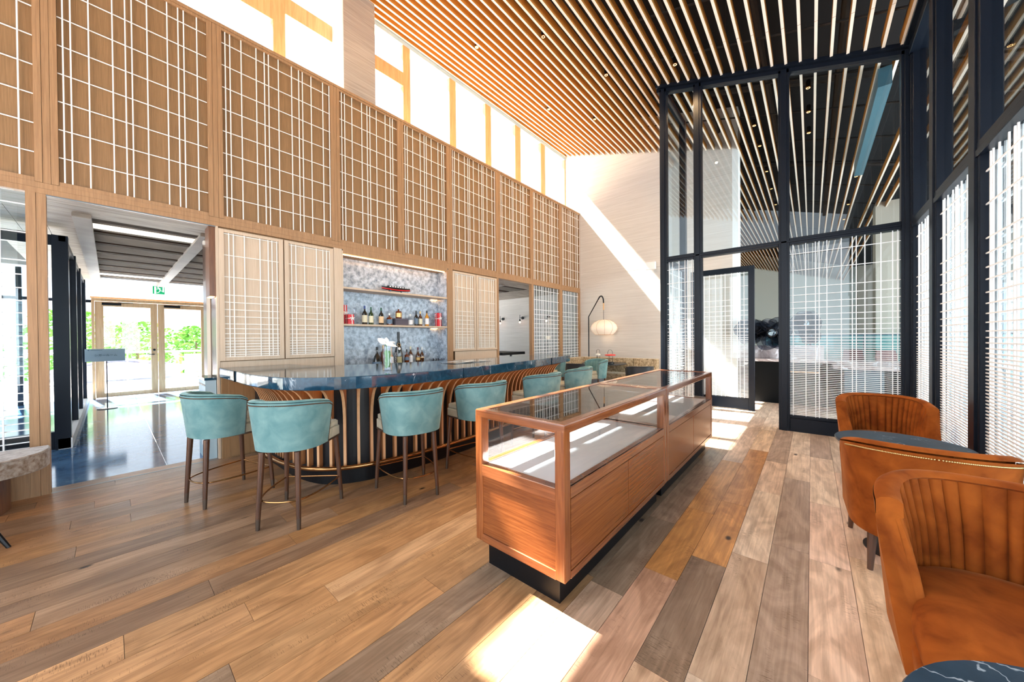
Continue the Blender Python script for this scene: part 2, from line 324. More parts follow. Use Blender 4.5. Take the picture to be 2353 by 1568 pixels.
fixcol = {(1, 2.19): (.66, .33, .11), (2, 2.51): (.64, .33, .12), (1, 3.2): (.62, .33, .13), (2, 3.52): (.62, .33, .14), (0, 2.85): (.50, .34, .24), (1, .9): (.66, .40, .28), (2, 1.3): (.28, .20, .15), (3, 1.62): (.68, .52, .40)}
for k in range(-25, 12):
    x0 = px0 + .197*k; x1 = x0 + .197 - .0022
    if x0 < -5.75: continue
    rng = random.Random(100+k); ys = []
    if k in fixed:
        f = list(fixed[k]) if isinstance(fixed[k], list) else [fixed[k]]
        y = f[0]; pre = []
        while y > -1.2: y -= rng.uniform(.9, 1.5); pre.append(y)
        ys = pre[::-1] + f
    else: ys = [-1.3 + rng.uniform(-.9, 0)]
    while ys[-1] < 9.5: ys.append(ys[-1] + rng.choice([1.02, 1.25, 1.5, 1.85, 1.85]))
    for a, b_ in zip(ys[:-1], ys[1:]):
        if b_ < -1.0 or (x0 > .9 and a > 7): continue
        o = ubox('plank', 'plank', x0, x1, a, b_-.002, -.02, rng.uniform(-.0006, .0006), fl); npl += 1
        c = rng.choice(PAL_RIGHT_SHEEN if x0 > -.45 or (x0 > -1.7 and a > 4.6) else PAL_CASE_SHADE if x0 > -1.1 else PAL_MID if x0 > -2.7 else PAL_LEFT)
        for (kk, yy), cc in fixcol.items():
            if kk == k and abs(yy-a) < .3: c = cc
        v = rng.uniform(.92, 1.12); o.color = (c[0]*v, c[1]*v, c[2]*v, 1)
MB().box(-5.6, 7, -5, -1.9, -.022, -.004).box(1.25, 7, -2, 9.5, -.022, -.004).box(-5.6, 7, 9.55, 31, -.022, -.004).build('flooring_beyond', 'plank_far', fl)['kind'] = 'stuff'

# ================================================================== CEILING (sloping, open wooden slats under a black void)
ce = struct('ceiling')
sl_meshes = {}
def slat(x, y0, y1):
    z = zc(x); L = round(y1-y0, 3)
    if L not in sl_meshes:
        m = MB(); m.box(-.0158, .0158, 0, L, 0, .14, 0); m.box(-.016, .016, 0, L, -.003, 0, 1); o = m.build('slat', ['slat_side', 'slat_edge']); sl_meshes[L] = o.data
    else: o = bpy.data.objects.new('slat', sl_meshes[L]); col.objects.link(o)
    o.parent = ce; o.location = (x, y0, z)
nsl = 0
for i in range(46):
    x = -1.965 + .168*(i-24)
    if x < -6.02 or x > 4.0: continue
    if x > 1.5 and i % 2: pass
    j = (0, .0)[i % 2]
    if x < -2.15: seg = [(-3.2, 1.8), (1.8, 5.9), (5.9, YW-.02), (YW+.32, 20), (20, 31)]
    elif x < -1.35: seg = [(-3.2, 1.8), (1.8, 5.9), (5.9, YP-.07), (YP+.07, YW-.02), (YW+.32, 20), (20, 31)]
    elif x < .92: seg = [(-3.2, 1.8), (1.8, 5.9), (5.9, YP-.07), (YP+.07, 13.0), (13.0, 22), (22, 31)]
    elif x < 1.2: continue
    else: seg = [(-3.2, 1.8), (1.8, 6.5), (6.5, 13.0), (13.0, 22), (22, 31)]
    for a, b_ in seg: slat(x, a+.004, b_-.004); nsl += 1
# black void above, with conduits and hangers
m = MB()
for (xa, xb) in ((-6.6, 7),):
    m.add([(xa, -5, zc(xa)+1.0), (xb, -5, zc(xb)+1.0), (xb, 31, zc(xb)+1.0), (xa, 31, zc(xa)+1.0), (xa, -5, zc(xa)+1.1), (xb, -5, zc(xb)+1.1), (xb, 31, zc(xb)+1.1), (xa, 31, zc(xa)+1.1)], [(0, 1, 2, 3), (4, 7, 6, 5), (0, 4, 5, 1), (1, 5, 6, 2), (2, 6, 7, 3), (3, 7, 4, 0)])
m.build('void_slab', 'plenum', ce)
m = MB()
for y in [-1, 1.2, 3.0, 4.1, 5.3, 6.3, 7.5, 8.6, 9.9, 11.3, 12.8, 14.4, 16.1, 18, 20]:
    m.tube([(-5.9, y, zc(-5.9)+.2), (6, y, zc(6)+.2)], .016, 6)
    for x in (-4.2, -2.6, -1.0, .4, 2.2, 3.6): m.tube([(x, y, zc(x)+.2), (x, y, zc(x)+.99)], .007, 5)
m.build('hanger_rails', 'duct', ce)
m = MB()
for x, dy in ((-1.7, .45), (-.6, .5), (.35, .4), (2.5, .5)):
    m.tube([(x, -3, zc(x)+dy), (x, 21, zc(x)+dy)], .05, 8)
for y in (2.2, 5.0, 8.2, 12.2): m.tube([(-3, y, zc(-3)+.6), (5, y+.3, zc(5)+.6)], .07, 8)
m.build('duct_runs', 'duct', ce)
# downlights clipped between the slats
def downlight(x, y, label, group):
    t = thing('downlight', label, 'downlight', (x, y, zc(x)+.005), 0, group)
    MB().lathe([(.034, 0), (.034, .09), (.028, .12)], n=14).build('housing', 'black', t, 40)
    MB().lathe([(.0345, -.004), (.036, 0), (.036, .012), (.0345, .014)], n=14).build('trim_ring', 'brass', t, 40)
    MB().lathe([(.001, -.002), (.026, -.0045), (.028, .0)], n=12, cap=False).build('lens', 'downlight_glow', t, 40)
    return t
def spot(x, y, z, e=110):
    d = bpy.data.lights.new('downlight_beam', 'SPOT'); d.energy = e; d.color = (1, .66, .34); d.spot_size = R(150); d.spot_blend = 1; d.shadow_soft_size = .03
    o = bpy.data.objects.new('downlight_beam', d); o.location = (x, y, z); col.objects.link(o)
DL = [(-1.64, 6.2, 'small recessed downlight glowing amber just before the dark glazed partition'), (-3.36, 4.8, 'downlight between tan slats near the middle of the lounge ceiling'),
      (-2.9, 6.1, 'amber downlight at the stepped joint line of the slats'), (-3.9, 7.6, 'distant downlight over the far end of the bar'), (-1.95, 3.2, 'downlight in the slats at the top edge of the picture')]
DL += [(-4.75, 2.75, 'downlight recess glowing beside the clerestory nearest the column'), (-4.75, 4.55, 'downlight recess glowing in the slats beside the middle clerestory panes'), (-4.75, 6.9, 'downlight recess glowing in the slats near the far clerestory panes')]
for x, y, lb in DL: spot(round((x+1.965+.084)/.168)*.168-1.965-.084, y, zc(x)-.03, 50 if x < -4.5 else 110); downlight(round((x+1.965+.084)/.168)*.168-1.965-.084, y, lb, None)
HALL_DL = [(-.03, 7.45), (-.03, 8.25), (-.03, 9.1), (.84, 10.8), (.84, 11.6), (.84, 13.9), (.84, 15.6), (.84, 17.2), (-.9, 8.6), (-.9, 9.6), (-.9, 11.2), (-.9, 12.6), (-.9, 14.2)]
for n_, (x, y) in enumerate(HALL_DL):
    row = {-.03: 'middle', .84: 'right', -.9: 'left'}[x]; ordn = {-.03: ['nearest', 'second', 'third'], .84: ['nearest', 'second', 'third', 'fourth', 'furthest'], -.9: ['nearest', 'second', 'third', 'fourth', 'furthest']}[x]
    rows_ = [q[1] for q in HALL_DL if q[0] == x]
    downlight(round((x+1.965+.084)/.168)*.168-1.965-.084, y, ordn[rows_.index(y)]+' amber downlight of the '+row+' row seen through the partition glass', 'downlights over the hall beyond the glazed partition')
dp = tag(MB().box(-.07, .07, 0, 3.6, 0, .26).build('air_duct', 'teal_duct'), 'long blue grey air duct hanging among the slats behind the partition glass', 'duct'); dp.location = (.78, YP+.25, zc(.78)-.30)

# ================================================================== BAR WALL (upper lattice panels over cabinets, niche and openings)
ZT0, ZT1 = 2.86, 2.965          # transom rail
ZTOP = 5.37
wl = struct('wall_left')
posts = [(-1.86, -1.76), (-.446, -.304), (.799, .941), (2.22, 2.355), (3.345, 3.465), (4.43, 4.56), (5.85, 6.0), (7.15, 7.275), (8.52, 8.67), (9.84, 9.94)]
posts = [(a, min(b_, YW)) for a, b_ in posts]
# solid wall behind, with the lower openings left out
m = MB()
m.box(W-.5, W-.045, -3, YW, ZT1, ZTOP-.02)
m.build('wall_core', 'oak_frame', wl)
def post(a, b_, z0, z1, mb=None):
    # three boards with fine joints
    n = 3; wd = (b_-a)/n
    for i in range(n): ubox('post', 'oak_frame', W-.04, W+(.004 if i != 1 else 0), a+wd*i+.0012, a+wd*(i+1)-.0012, z0, z1, wl)
ubox('trim', 'oak_frame', W-.50, W+.006, -3, YW, ZTOP-.04, ZTOP, wl)
for i, (a, b_) in enumerate(posts):
    post(a, b_, ZT1+.002, ZTOP-.042)
ubox('rail', 'oak_frame', W-.06, W+.004, -3, YW, ZT0, ZT1-.055, wl); ubox('rail', 'oak_frame', W-.05, W+.0, -3, YW, ZT1-.053, ZT1, wl)
OFF = [.035] + [.082+.4105*k+d for k in range(3) for d in (0, .114, .273, .363)]
for i in range(len(posts)-1):
    a, b_ = posts[i][1], posts[i+1][0]
    ubox('trim', 'oak_frame', W-.04, W-.002, a, b_, ZTOP-.075, ZTOP-.042, wl); ubox('trim', 'oak_frame', W-.04, W-.002, a, b_, ZT1+.001, ZT1+.04, wl)
    pn = ubox('lattice_panel', 'oak_board', W-.046, W-.036, a, b_, ZT1, ZTOP-.05, wl)
    grp = bpy.data.objects.new('lattice_panel', None)
    # lattice rods: children of an unscaled holder so that each rod keeps its size
    pn.name = 'panel_board'; col.objects.link(grp); grp.parent = wl; grp.name = 'lattice'
    off = OFF if a > -1 else [b_-a-.08, b_-a-.5, b_-a-.62, b_-a-.78, b_-a-.87, .1, .25, .4]
    for d in off:
        if d < b_-a-.012: ubox('vertical_rod', 'white_rod', W-.013, W-.004, a+d-.0052, a+d+.0052, ZT1+.04, ZTOP-.075, grp)
    z = 3.245
    while z < ZTOP-.1: ubox('horizontal_rod', 'white_rod', W-.022, W-.013, a, b_, z-.0048, z+.0048, grp); z += .2725
# lower frame posts, down to the floor
for a, b_ in ((-.500, -.383), (5.864, 5.935), (7.19, 7.275), (8.52, 8.67), (9.62, YW)):
    for q in (0, 1): ubox('post', 'oak_frame', W-.09, W+.003*(1-q), a+(b_-a)*q/2+.001, a+(b_-a)*(q+1)/2-.001, 0, ZT0, wl)
ubox('trim', 'grey_steel', W-.02, W-.004, -.383, .882, ZT0-.012, ZT0, wl)
ubox('trim', 'grey_steel', W-.03, W+.0, -.383, .87, -.012, .002, wl)
# the wall stretch (cabinet side) by the opening: jamb and lower panel
MB().box(W-.06, W-.001, .86, .882, 0, 2.86).build('lower_panel', 'pale_oak', wl)
MB().box(W-1.0, W-.06, .87, .90, 0, 2.86).build('jamb_panel', 'walnut', wl)
ubox('trim', 'pale_oak', W-.7, W-.45, .862, .868, 0, 2.86, wl)
# dark vertical box (cupboard reveal) in the passage jamb
tt = thing('reveal_cupboard', 'dark stained cupboard head in the passage jamb beside the bar', 'cabinet', (W-.16, .80, 1.55))
MB().box(-.13, .12, .0, .06, .45, 1.31).build('body', 'chair_leg_wood', tt, bevel=.002); MB().box(-.10, .10, .01, .05, .442, .449).build('light_strip', 'led_warm', tt)
tt = thing('side_cabinet', 'low pale cabinet with black top and dark drawer lines left of the bar end', 'cabinet', (W-.36, .80, 0))
MB().box(-.17, .30, -.05, .055, .0, .97).build('body', 'sign_grey', tt, bevel=.002); MB().box(-.18, .31, -.06, .058, .97, 1.0).build('worktop', 'bar_stone', tt)
for z in (.30, .62, .90): MB().box(-.17, .30, -.053, -.0505, z, z+.018).build('drawer_gap', 'black', tt)
MB().box(.10, .20, -.058, -.052, .16, .24).build('socket', 'white_paint', tt)

def cabinet(loc_y0, loc_y1, doors, label, zrows, z0=1.20, z1=2.84):
    t = thing('wall_cabinet', label, 'cabinet', (W, 0, 0))
    MB().box(-.42, -.032, loc_y0, loc_y1, 0, ZT0).build('body', 'oak_board', t)
    MB().box(-.03, -.012, loc_y0, loc_y1, 0, z0-.01).build('lower_panel', 'pale_oak', t)
    for (a, b_, offs) in doors:
        st = .052
        d = MB().box(-.03, .003, a, a+st, z0, z1).box(-.03, .003, b_-st, b_, z0, z1).box(-.03, .001, a+st, b_-st, z0, z0+.045).box(-.03, .001, a+st, b_-st, z1-.04, z1).build('door', 'pale_oak', t, bevel=.0015, seg=1)
        MB().box(-.028, -.024, a+st, b_-st, z0+.045, z1-.04).build('door_panel', 'pale_oak', d)
        for o_ in offs: MB().box(-.012, -.004, a+st+o_-.005, a+st+o_+.005, z0+.045, z1-.04).build('vertical_rod', 'white_rod', d)
        for z in zrows: MB().box(-.02, -.012, a+st-.001, b_-st+.001, z-.0045, z+.0045).build('horizontal_rod', 'white_rod', d)
    return t
ZR = [2.789, 2.523, 2.252, 2.026, 1.935, 1.843, 1.756, 1.664, 1.604, 1.54, 1.484, 1.448, 1.411, 1.374, 1.338, 1.304, 1.275, 1.25]
c1 = [.05, .096, .208, .374, .465, .509]
cabinet(.884, 2.24, [(.884, 1.575, c1[:6]+[.565]), (1.590, 2.24, [.035, .09, .2, .36, .45, .50, .545])], 'pair of tall pale oak cupboard doors with white lattice left of the bottle niche', ZR)
cabinet(4.62, 5.86, [(4.56, 5.205, [.04, .085, .2, .335, .445, .50]), (5.22, 5.864, [.04, .085, .2, .345, .43, .49])], 'pair of narrow lattice cupboard doors right of the bottle niche', ZR)

# niche with marble back and two shelves
t = thing('bottle_niche', 'recessed bar niche lined in grey veined marble with two oak shelves', 'shelving', (W, 0, 0))
ya, yb = 2.38, 4.45
MB().box(-.34, -.32, ya-.1, yb, .85, 2.86).build('back_panel', 'niche_marble', t)
MB().box(-.32, -.02, yb-.03, yb, .85, 2.86).build('side_panel', 'niche_marble', t); MB().box(-.32, -.02, ya-.02, ya, .85, 2.86).build('side_panel', 'niche_marble', t)
MB().box(-.34, .008, 2.245, ya-.02, 0, 2.86).box(-.01, .010, ya-.02, ya, 0, 2.84).build('upright', 'pale_oak', t, bevel=.001, seg=1)
MB().box(-.34, .008, yb, 4.555, 0, 2.86).box(-.012, .010, yb-.035, yb, 0, 2.84).build('upright', 'oak_frame', t, bevel=.001, seg=1)
MB().box(-.34, .006, ya, yb-.03, 2.80, 2.86).build('head', 'oak_frame', t)
MB().box(-.06, -.045, ya+.02, yb-.06, 2.785, 2.799).build('light_strip', 'led_warm', t)
for z in (2.27, 1.69):
    s_ = MB().box(-.32, -.002, ya, yb-.03, z-.018, z+.012).build('shelf', 'pale_oak', t, bevel=.002, seg=1)
    MB().box(-.31, -.30, yb-.20, yb-.05, z-.026, z-.019).build('light_strip', 'led_warm', s_)
MB().box(-.34, .06, ya-.13, yb+.1, .90, .985).build('back_counter', 'bar_stone', t, bevel=.003)
MB().box(-.34, .04, ya-.13, yb+.1, 0, .90).build('counter_base', 'bar_base', t)

# lattice screens standing in the wall openings
def rows_from(z0, z1):
    out = []; z = 2.74; step = .262
    while z > z0:
        out.append(z); z -= step
        step = .262 if z > 2.3 else max(.030, step*.5 if step > .2 else step*.955)
    return [q for q in out if q < z1]
def screen_wall(name, y0, y1, offs, z0, z1, parent):
    g = bpy.data.objects.new(name, None); col.objects.link(g); g.parent = parent
    for d in offs: ubox('vertical_rod', 'white_wire', W-.03, W-.02, y0+d-.005, y0+d+.005, z0, z1, g)
    for z in rows_from(z0, z1): ubox('horizontal_rod', 'white_wire', W-.04, W-.03, y0, y1, z-.0045, z+.0045, g)
so = [.06, .158, .28, .392, .46, .59, .725, .822, .972, 1.16]
screen_wall('lattice_screen', 7.275, 8.52, so, .3, 2.85, wl); screen_wall('lattice_screen', 8.67, 9.62, [.1, .22, .38, .51, .70, .89], .3, 2.85, wl)
screen_wall('lattice_screen', -1.86, -.5, [.02, .1, .26, .38, .43, .54, .70, .79, .84, .95, 1.11, 1.22], .42, 2.85, wl)
wn = MB().box(W-.062, W-.056, 7.275, 8.52, .02, 2.86).box(W-.062, W-.056, 8.67, 9.62, .02, 2.86).box(W-.062, W-.056, -3, -.5, .42, 2.86).build('screen_glass', 'dark_glass', wl)
MB().box(W-.09, W, -3, -.5, 0, .40).build('lower_panel', 'oak_frame', wl)

# ================================================================== CLERESTORY
XC = -6.05
mulls = [(-3.2, .46), (1.63, 1.79), (3.80, 3.96), (4.95, 5.13), (6.06, 6.26), (7.19, 7.42), (8.36, 8.58), (9.66, YW)]
wc = struct('window_1')
ztop = zc(XC)
for a, b_ in mulls: MB().box(XC-.10, XC+.02, a, b_, ZTOP-.06, ztop-.05).build('mullion', 'pine', wc, bevel=.004)
MB().box(XC-.10, XC+.02, -3.2, YW, ZTOP-.10, ZTOP+.02).build('sill_rail', 'white_paint', wc)
MB().box(XC-.10, XC+.026, -3.2, YW, ztop-.10, ztop+.0).build('head_rail', 'sign_grey', wc); MB().box(XC-.3, XC-.02, -5, 31, ztop, ztop+1.3).build('head_wall', 'white_paint', wc)
for (a, b_, za, zb) in ((1.79, 2.5, 6.40, 6.66), (3.2, 3.80, 6.40, 6.66), (.46, 1.63, 6.20, 6.49)):
    MB().box(XC-.09, XC+.03, a, b_, za, zb).build('mid_rail', 'pine', wc, bevel=.006)
for (a, b_) in zip([q[1] for q in mulls[:-1]], [q[0] for q in mulls[1:]]):
    MB().box(XC-.05, XC-.04, a, b_, ZTOP+.02, ztop-.10).build('pane', 'window_glass', wc)
MB().box(XC-1.2, XC-.1, -5, 31, 8.50, 8.62).build('eave', 'grey_steel', wc)
# rendered column in front of the clerestory
cl = struct('column')
MB().box(XC-.12, XC+.40, 2.47, 2.49, ZTOP-.03, 8.3).build('column_sunlit_side', 'white_paint', cl)  # near face made white, the sunlight on it put into the colour
MB().box(XC-.12, XC+.40, 2.49, 3.02, ZTOP-.03, 8.3).build('column_face', 'pillar_paper', cl)

# ================================================================== FAR WHITE WALL
wb = MB().box(-6.3, -1.42, YW, YW+.3, 0, 8.5).build('wall_back', 'wall_paper'); wb['kind'] = 'structure'
MB().box(-1.42, -1.30, YW+.0, YW+.32, 0, 8.0).build('wall_end', 'white_paint', wb)
for z in (3.35, 5.35): ubox('joint', 'pillar_paper', -5.5, -1.42, YW-.0008, YW+.001, z, z+.004, wb)

# ================================================================== GLAZED PARTITION
wp = struct('wall_partition')
FR = 'dark_frame'
def fr(x0, x1, z0, z1, y0=YP-.06, y1=YP+.06, bev=.004, name='frame_member'):
    return MB().box(x0, x1, y0, y1, z0, z1).build(name, FR, wp, bevel=bev, seg=1)
def frs(x0, x1, dz, y0=YP-.06, y1=YP+.06, name='head_member', off=0):
    za, zb = zc(x0)+off, zc(x1)+off
    return MB().add([(x0, y0, za-dz), (x1, y0, zb-dz), (x1, y1, zb-dz), (x0, y1, za-dz), (x0, y0, za), (x1, y0, zb), (x1, y1, zb), (x0, y1, za)], [(0, 1, 2, 3), (4, 7, 6, 5), (0, 4, 5, 1), (1, 5, 6, 2), (2, 6, 7, 3), (3, 7, 4, 0)]).build(name, FR, wp)
for a, b_, z0 in ((-2.15, -2.03, 0), (-1.575, -1.45, 0), (-.385, -.25, 0), (.89, 1.0, 0)):
    fr(a, b_, z0, zc(b_)-.01, name='mullion'); fr(a+.03, b_-.03, z0, zc(b_)-.02, YP-.075, YP+.075, name='mullion')
frs(-2.2, 1.0, .085); frs(-2.2, 1.0, .05, YP-.13, YP-.06, 'cover_strip', .02)
fr(-2.03, -1.575, 2.84, 2.94); fr(-1.45, -.385, 2.845, 2.925); fr(-.25, .89, 2.84, 2.94)
fr(-2.03, .89, 2.875, 2.905, YP-.075, YP+.075)
fr(-2.03, -1.575, 0, .17, name='plinth'); fr(-.25, .89, 0, .20, name='plinth'); fr(-.25, .89, .2, .24, YP-.04, YP+.04)
def gpane(x0, x1, z0, z1a, z1b=None, y=YP, mat='dark_glass', par=wp):
    z1b = z1a if z1b is None else z1b
    return MB().add([(x0, y-.004, z0), (x1, y-.004, z0), (x1, y+.004, z0), (x0, y+.004, z0), (x0, y-.004, z1a), (x1, y-.004, z1b), (x1, y+.004, z1b), (x0, y+.004, z1a)], [(0, 1, 2, 3), (4, 7, 6, 5), (0, 4, 5, 1), (1, 5, 6, 2), (2, 6, 7, 3), (3, 7, 4, 0)]).build('pane', mat, par)
gpane(-2.03, -1.575, 2.94, zc(-2.03)-.09, zc(-1.575)-.09); gpane(-1.45, -.385, 2.925, zc(-1.45)-.09, zc(-.385)-.09); gpane(-.25, .89, 2.94, zc(-.25)-.09, zc(.89)-.09)
gpane(-2.03, -1.575, .17, 2.84); gpane(-.25, .89, .24, 2.84)
PZ = [2.694, 2.442, 2.183, 2.069, 1.962, 1.87, 1.771, 1.687, 1.61, 1.542, 1.476, 1.427, 1.386, 1.343, 1.305, 1.274, 1.243, 1.213, 1.182, 1.155, 1.129]
z = 1.129
while z > .27: z -= .0265 if z > .7 else .0245; PZ.append(z)
def rodset(parent, along, x0, x1, offs, pos, z0, z1, th=.0055, sgn=-1, mat='white_wire', zs=None):
    """white lattice rods; along='x' plane at y=pos, along='y' plane at x=pos"""
    for d in offs:
        if along == 'x': ubox('vertical_rod', mat, x0+d-th*.9, x0+d+th*.9, pos, pos+sgn*.010, z0, z1, parent)
        else: ubox('vertical_rod', mat, pos, pos+sgn*.010, x0+d-th*.9, x0+d+th*.9, z0, z1, parent)
    for z in (zs or PZ):
        if z0 < z < z1:
            if along == 'x': ubox('horizontal_rod', mat, x0, x1, pos+sgn*.010, pos+sgn*.019, z-th*.75, z+th*.75, parent)
            else: ubox('horizontal_rod', mat, pos+sgn*.010, pos+sgn*.019, x0, x1, z-th*.75, z+th*.75, parent)
def holder(name, par):
    g = bpy.data.objects.new(name, None); col.objects.link(g); g.parent = par; return g
rodset(holder('lattice', wp), 'x', -.25, .89, [-.211+.25, .187, .296, .337, .421, .573, .685, .725, .81, .962, 1.069, 1.115], YP-.012, .24, 2.84)
rodset(holder('lattice', wp), 'x', -2.03, -1.575, [.03, .09, .20, .30, .345, .42], YP-.012, .17, 2.84)
# side screen running back from the partition
for y0, y1 in ((8.08, 8.20),): MB().box(-2.16, -2.04, y0, y1, 0, zc(-2.1)-.02).build('mullion', FR, wp)
MB().box(-2.15, -2.05, YP+.08, 8.08, 2.84, 2.94).build('frame_member', FR, wp); MB().box(-2.15, -2.05, YP+.08, 8.08, 0, .12).build('plinth', FR, wp)
MB().box(-2.15, -2.05, YP+.08, 8.08, zc(-2.1)-.1, zc(-2.1)-.02).build('head_member', FR, wp)
MB().box(-2.104, -2.096, YP+.08, 8.08, .12, 2.84).box(-2.104, -2.096, YP+.08, 8.08, 2.94, zc(-2.1)-.1).build('pane', 'dark_glass', wp)
rodset(holder('lattice', wp), 'y', YP+.08, 8.08, [.1, .21, .37, .46, .51, .62, .78, .87, .92, 1.03, 1.18], -2.09, .12, 2.84, sgn=1, zs=[q for i, q in enumerate(PZ) if i < 14 or i % 2])
# sliding lattice door leaf
dr = struct('door_2'); YD = 8.15
for a, b_, z0, z1 in ((-1.95, -1.87, 0, 2.83), (-.93, -.83, 0, 2.83), (-1.87, -.93, 2.72, 2.83), (-1.87, -.93, .02, .24)):
    MB().box(a, b_, YD-.03, YD+.03, z0, z1).build('door_frame', FR, dr, bevel=.003, seg=1)
MB().box(-1.87, -.93, YD-.004, YD+.004, .24, 2.72).build('pane', 'dark_glass', dr)
rodset(holder('lattice', dr), 'x', -1.87, -.93, [.05, .10, .17, .27, .38, .48, .55, .66, .76, .80, .87], YD-.008, .24, 2.72, th=.006)

# ================================================================== RIGHT GLAZED WALL
wr = struct('wall_right')
def frx(y0, y1, z0, z1, x0=XR-.02, x1=XR+.09, name='frame_member', bev=.004): return MB().box(x0, x1, y0, y1, z0, z1).build(name, FR, wr, bevel=bev, seg=1)
ztr = zc(XR)+.02
for a, b_ in ((6.69, 6.77), (5.62, 5.86), (4.38, 4.62), (3.0, 3.24), (1.6, 1.84), (.2, .44), (-1.2, -.96), (-2.6, -2.36)):
    frx(a, b_, 0, ztr, name='mullion'); frx(a+.05, b_-.05, 0, ztr, XR-.035, XR+.1, name='mullion')
frx(-3.2, 6.7, 2.83, 2.885, XR-.03); frx(-3.2, 6.7, 2.89, 2.945, XR-.022); frx(-3.2, 6.7, 0, .12, name='plinth'); frx(-3.2, 6.76, ztr-.14, ztr-.02, XR-.05, XR+.12, name='head_member'); frx(-3.2, 6.7, ztr-.02, ztr+.3, XR-.10, XR+.14, name='head_cover')
for i, (a, b_) in enumerate(((5.86, 6.69), (4.62, 5.62), (3.24, 4.38), (1.84, 3.0), (.44, 1.6), (-.96, .2), (-2.36, -1.2))):
    MB().box(XR+.036, XR+.044, a, b_, .12, 2.83).build('pane', 'dark_glass', wr); MB().box(XR+.036, XR+.044, a, b_, 2.945, ztr-.14).build('pane', 'dark_glass', wr)
    if i < 4:
        L = b_-a; offs = [d for d in [.04, .09, .2, .36, .45, .50, .61, .77, .86, .91, 1.02, 1.13] if d < L-.02]
        zs = PZ if i < 3 else PZ[:20]
        rodset(holder('lattice', wr), 'y', a, b_, [L-o_ for o_ in offs], XR+.028, .12, 2.83, th=.0068, sgn=-1, zs=zs)
        rodset(holder('lattice', wr), 'y', a, b_, [L-o_ for o_ in offs], XR+.052, .12, 2.83, th=.0068, sgn=1, zs=[q-.013 for q in zs])

# ================================================================== HALL BEYOND THE PARTITION
hl = struct('wall_hall')
MB().box(-6.5, 7, 31, 31.2, 0, 8.5).build('end_wall', 'hall_wall', hl)
MB().box(-6.5, -6.3, YW+.3, 31, 0, 8.5).build('side_wall', 'hall_wall', hl)
for x, y, wd in ((1.8, 25, .95), (1.36, 14, .85)):
    MB().box(x, x+wd, y, y+.6, 0, zc(x)+.1).build('stone_pier', 'hall_stone', hl, bevel=.004)
# outdoor side of the hall: low white upstand, columns and glazing
MB().box(5.0, 5.1, -5, 31, 2.95, 7).build('outer_wall', 'hall_wall', hl)
for y in range(-4, 31, 2): MB().box(4.95, 5.15, y, y+.18, 0, 2.95).build('outer_mullion', FR, hl)
for i in range(34): MB().box(4.2, 4.62, 11.0+.6*i, 11.03+.6*i, 0, 2.95).build('backdrop_blade', 'backdrop_blue' if i % 3 else 'white_wire', hl)  # invented blades, giving bluish stripes in place of plain white glow

# ================================================================== PASSAGE AND ROOM BEHIND THE BAR WALL
pr = struct('wall_passage')
XE = -13.8
st = struct('floor_passage')
for i in range(7):          # large stone slabs
    xa = -5.53-1.22*i
    for j, (y0, y1) in enumerate(((-4, -.58), (-.58, .42), (.42, 1.62), (1.62, 5.9), (5.9, 11.4))):
        ubox('stone_slab', 'blue_stone', xa-1.217, xa, y0+.002, y1-.002, -.03, -.001, st)
cp = struct('ceiling_passage')
ubox('slab', 'plenum', XE, -5.6, -4, 11.5, 3.25, 3.3, cp)
for i in range(5): ubox('board', 'weathered_board', W-.06-.235*i-.233, W-.06-.235*i, -4, 11.4, 2.985, 3.01, cp)
for i in range(3): ubox('board', 'weathered_board', XE, -6.69, -.52-.24*i+.002, -.52-.24*i+.238, 2.985, 3.01, cp)
ubox('board', 'weathered_board', XE, -6.69, 10.2, 11.4, 2.98, 3.01, cp); ubox('board', 'weathered_board', XE, -6.69, 8.6, 10.2, 2.985, 3.01, cp)
ubox('beam', 'pillar_paper', XE, -6.6, -.28, -.13, 2.94, 3.1, cp); ubox('beam', 'pillar_paper', XE, -6.6, .86, 1.0, 2.95, 3.1, cp)
ubox('beam', 'pillar_paper', XE, -6.6, 7.2, 7.35, 2.95, 3.1, cp)
ubox('slat_backing', 'dark_slat', -12.95, -6.7, -.13, 8.6, 3.11, 3.12, cp)
x = -6.74; k = 0
while x > -12.9:
    if k % 8 == 0: ubox('passage_slat', 'dark_slat', x-.16, x, -.13, 8.6, 2.985, 3.105, cp); x -= .20
    else: ubox('passage_slat', 'pillar_paper', x-.010, x, -.13, 8.6, 2.99, 3.03, cp); x -= .085
    k += 1
ubox('light_panel', 'cream_light', -7.35, -7.05, -.13, .86, 2.99, 3.0, cp); ubox('light_panel', 'cream_light', -12.3, -12.0, -.13, .86, 2.99, 3.0, cp)
ubox('slab', 'wall_paper', W-.5, XE-.2, -4, 11.5, 3.3, 3.45, cp)        # roof that keeps the sun out
MB().box(XE-.2, -5.6, 10.2, 10.4, 0, 3.2).build('washi_wall', 'wall_paper', pr)
MB().box(-6.15, -5.96, .92, 5.9, 0, 3.2).build('cabinet_back_wall', 'oak_board', pr)
MB().box(XE, -8.9, 3.4, 3.55, 0, 3.2).build('cross_wall', 'wall_paper', pr)
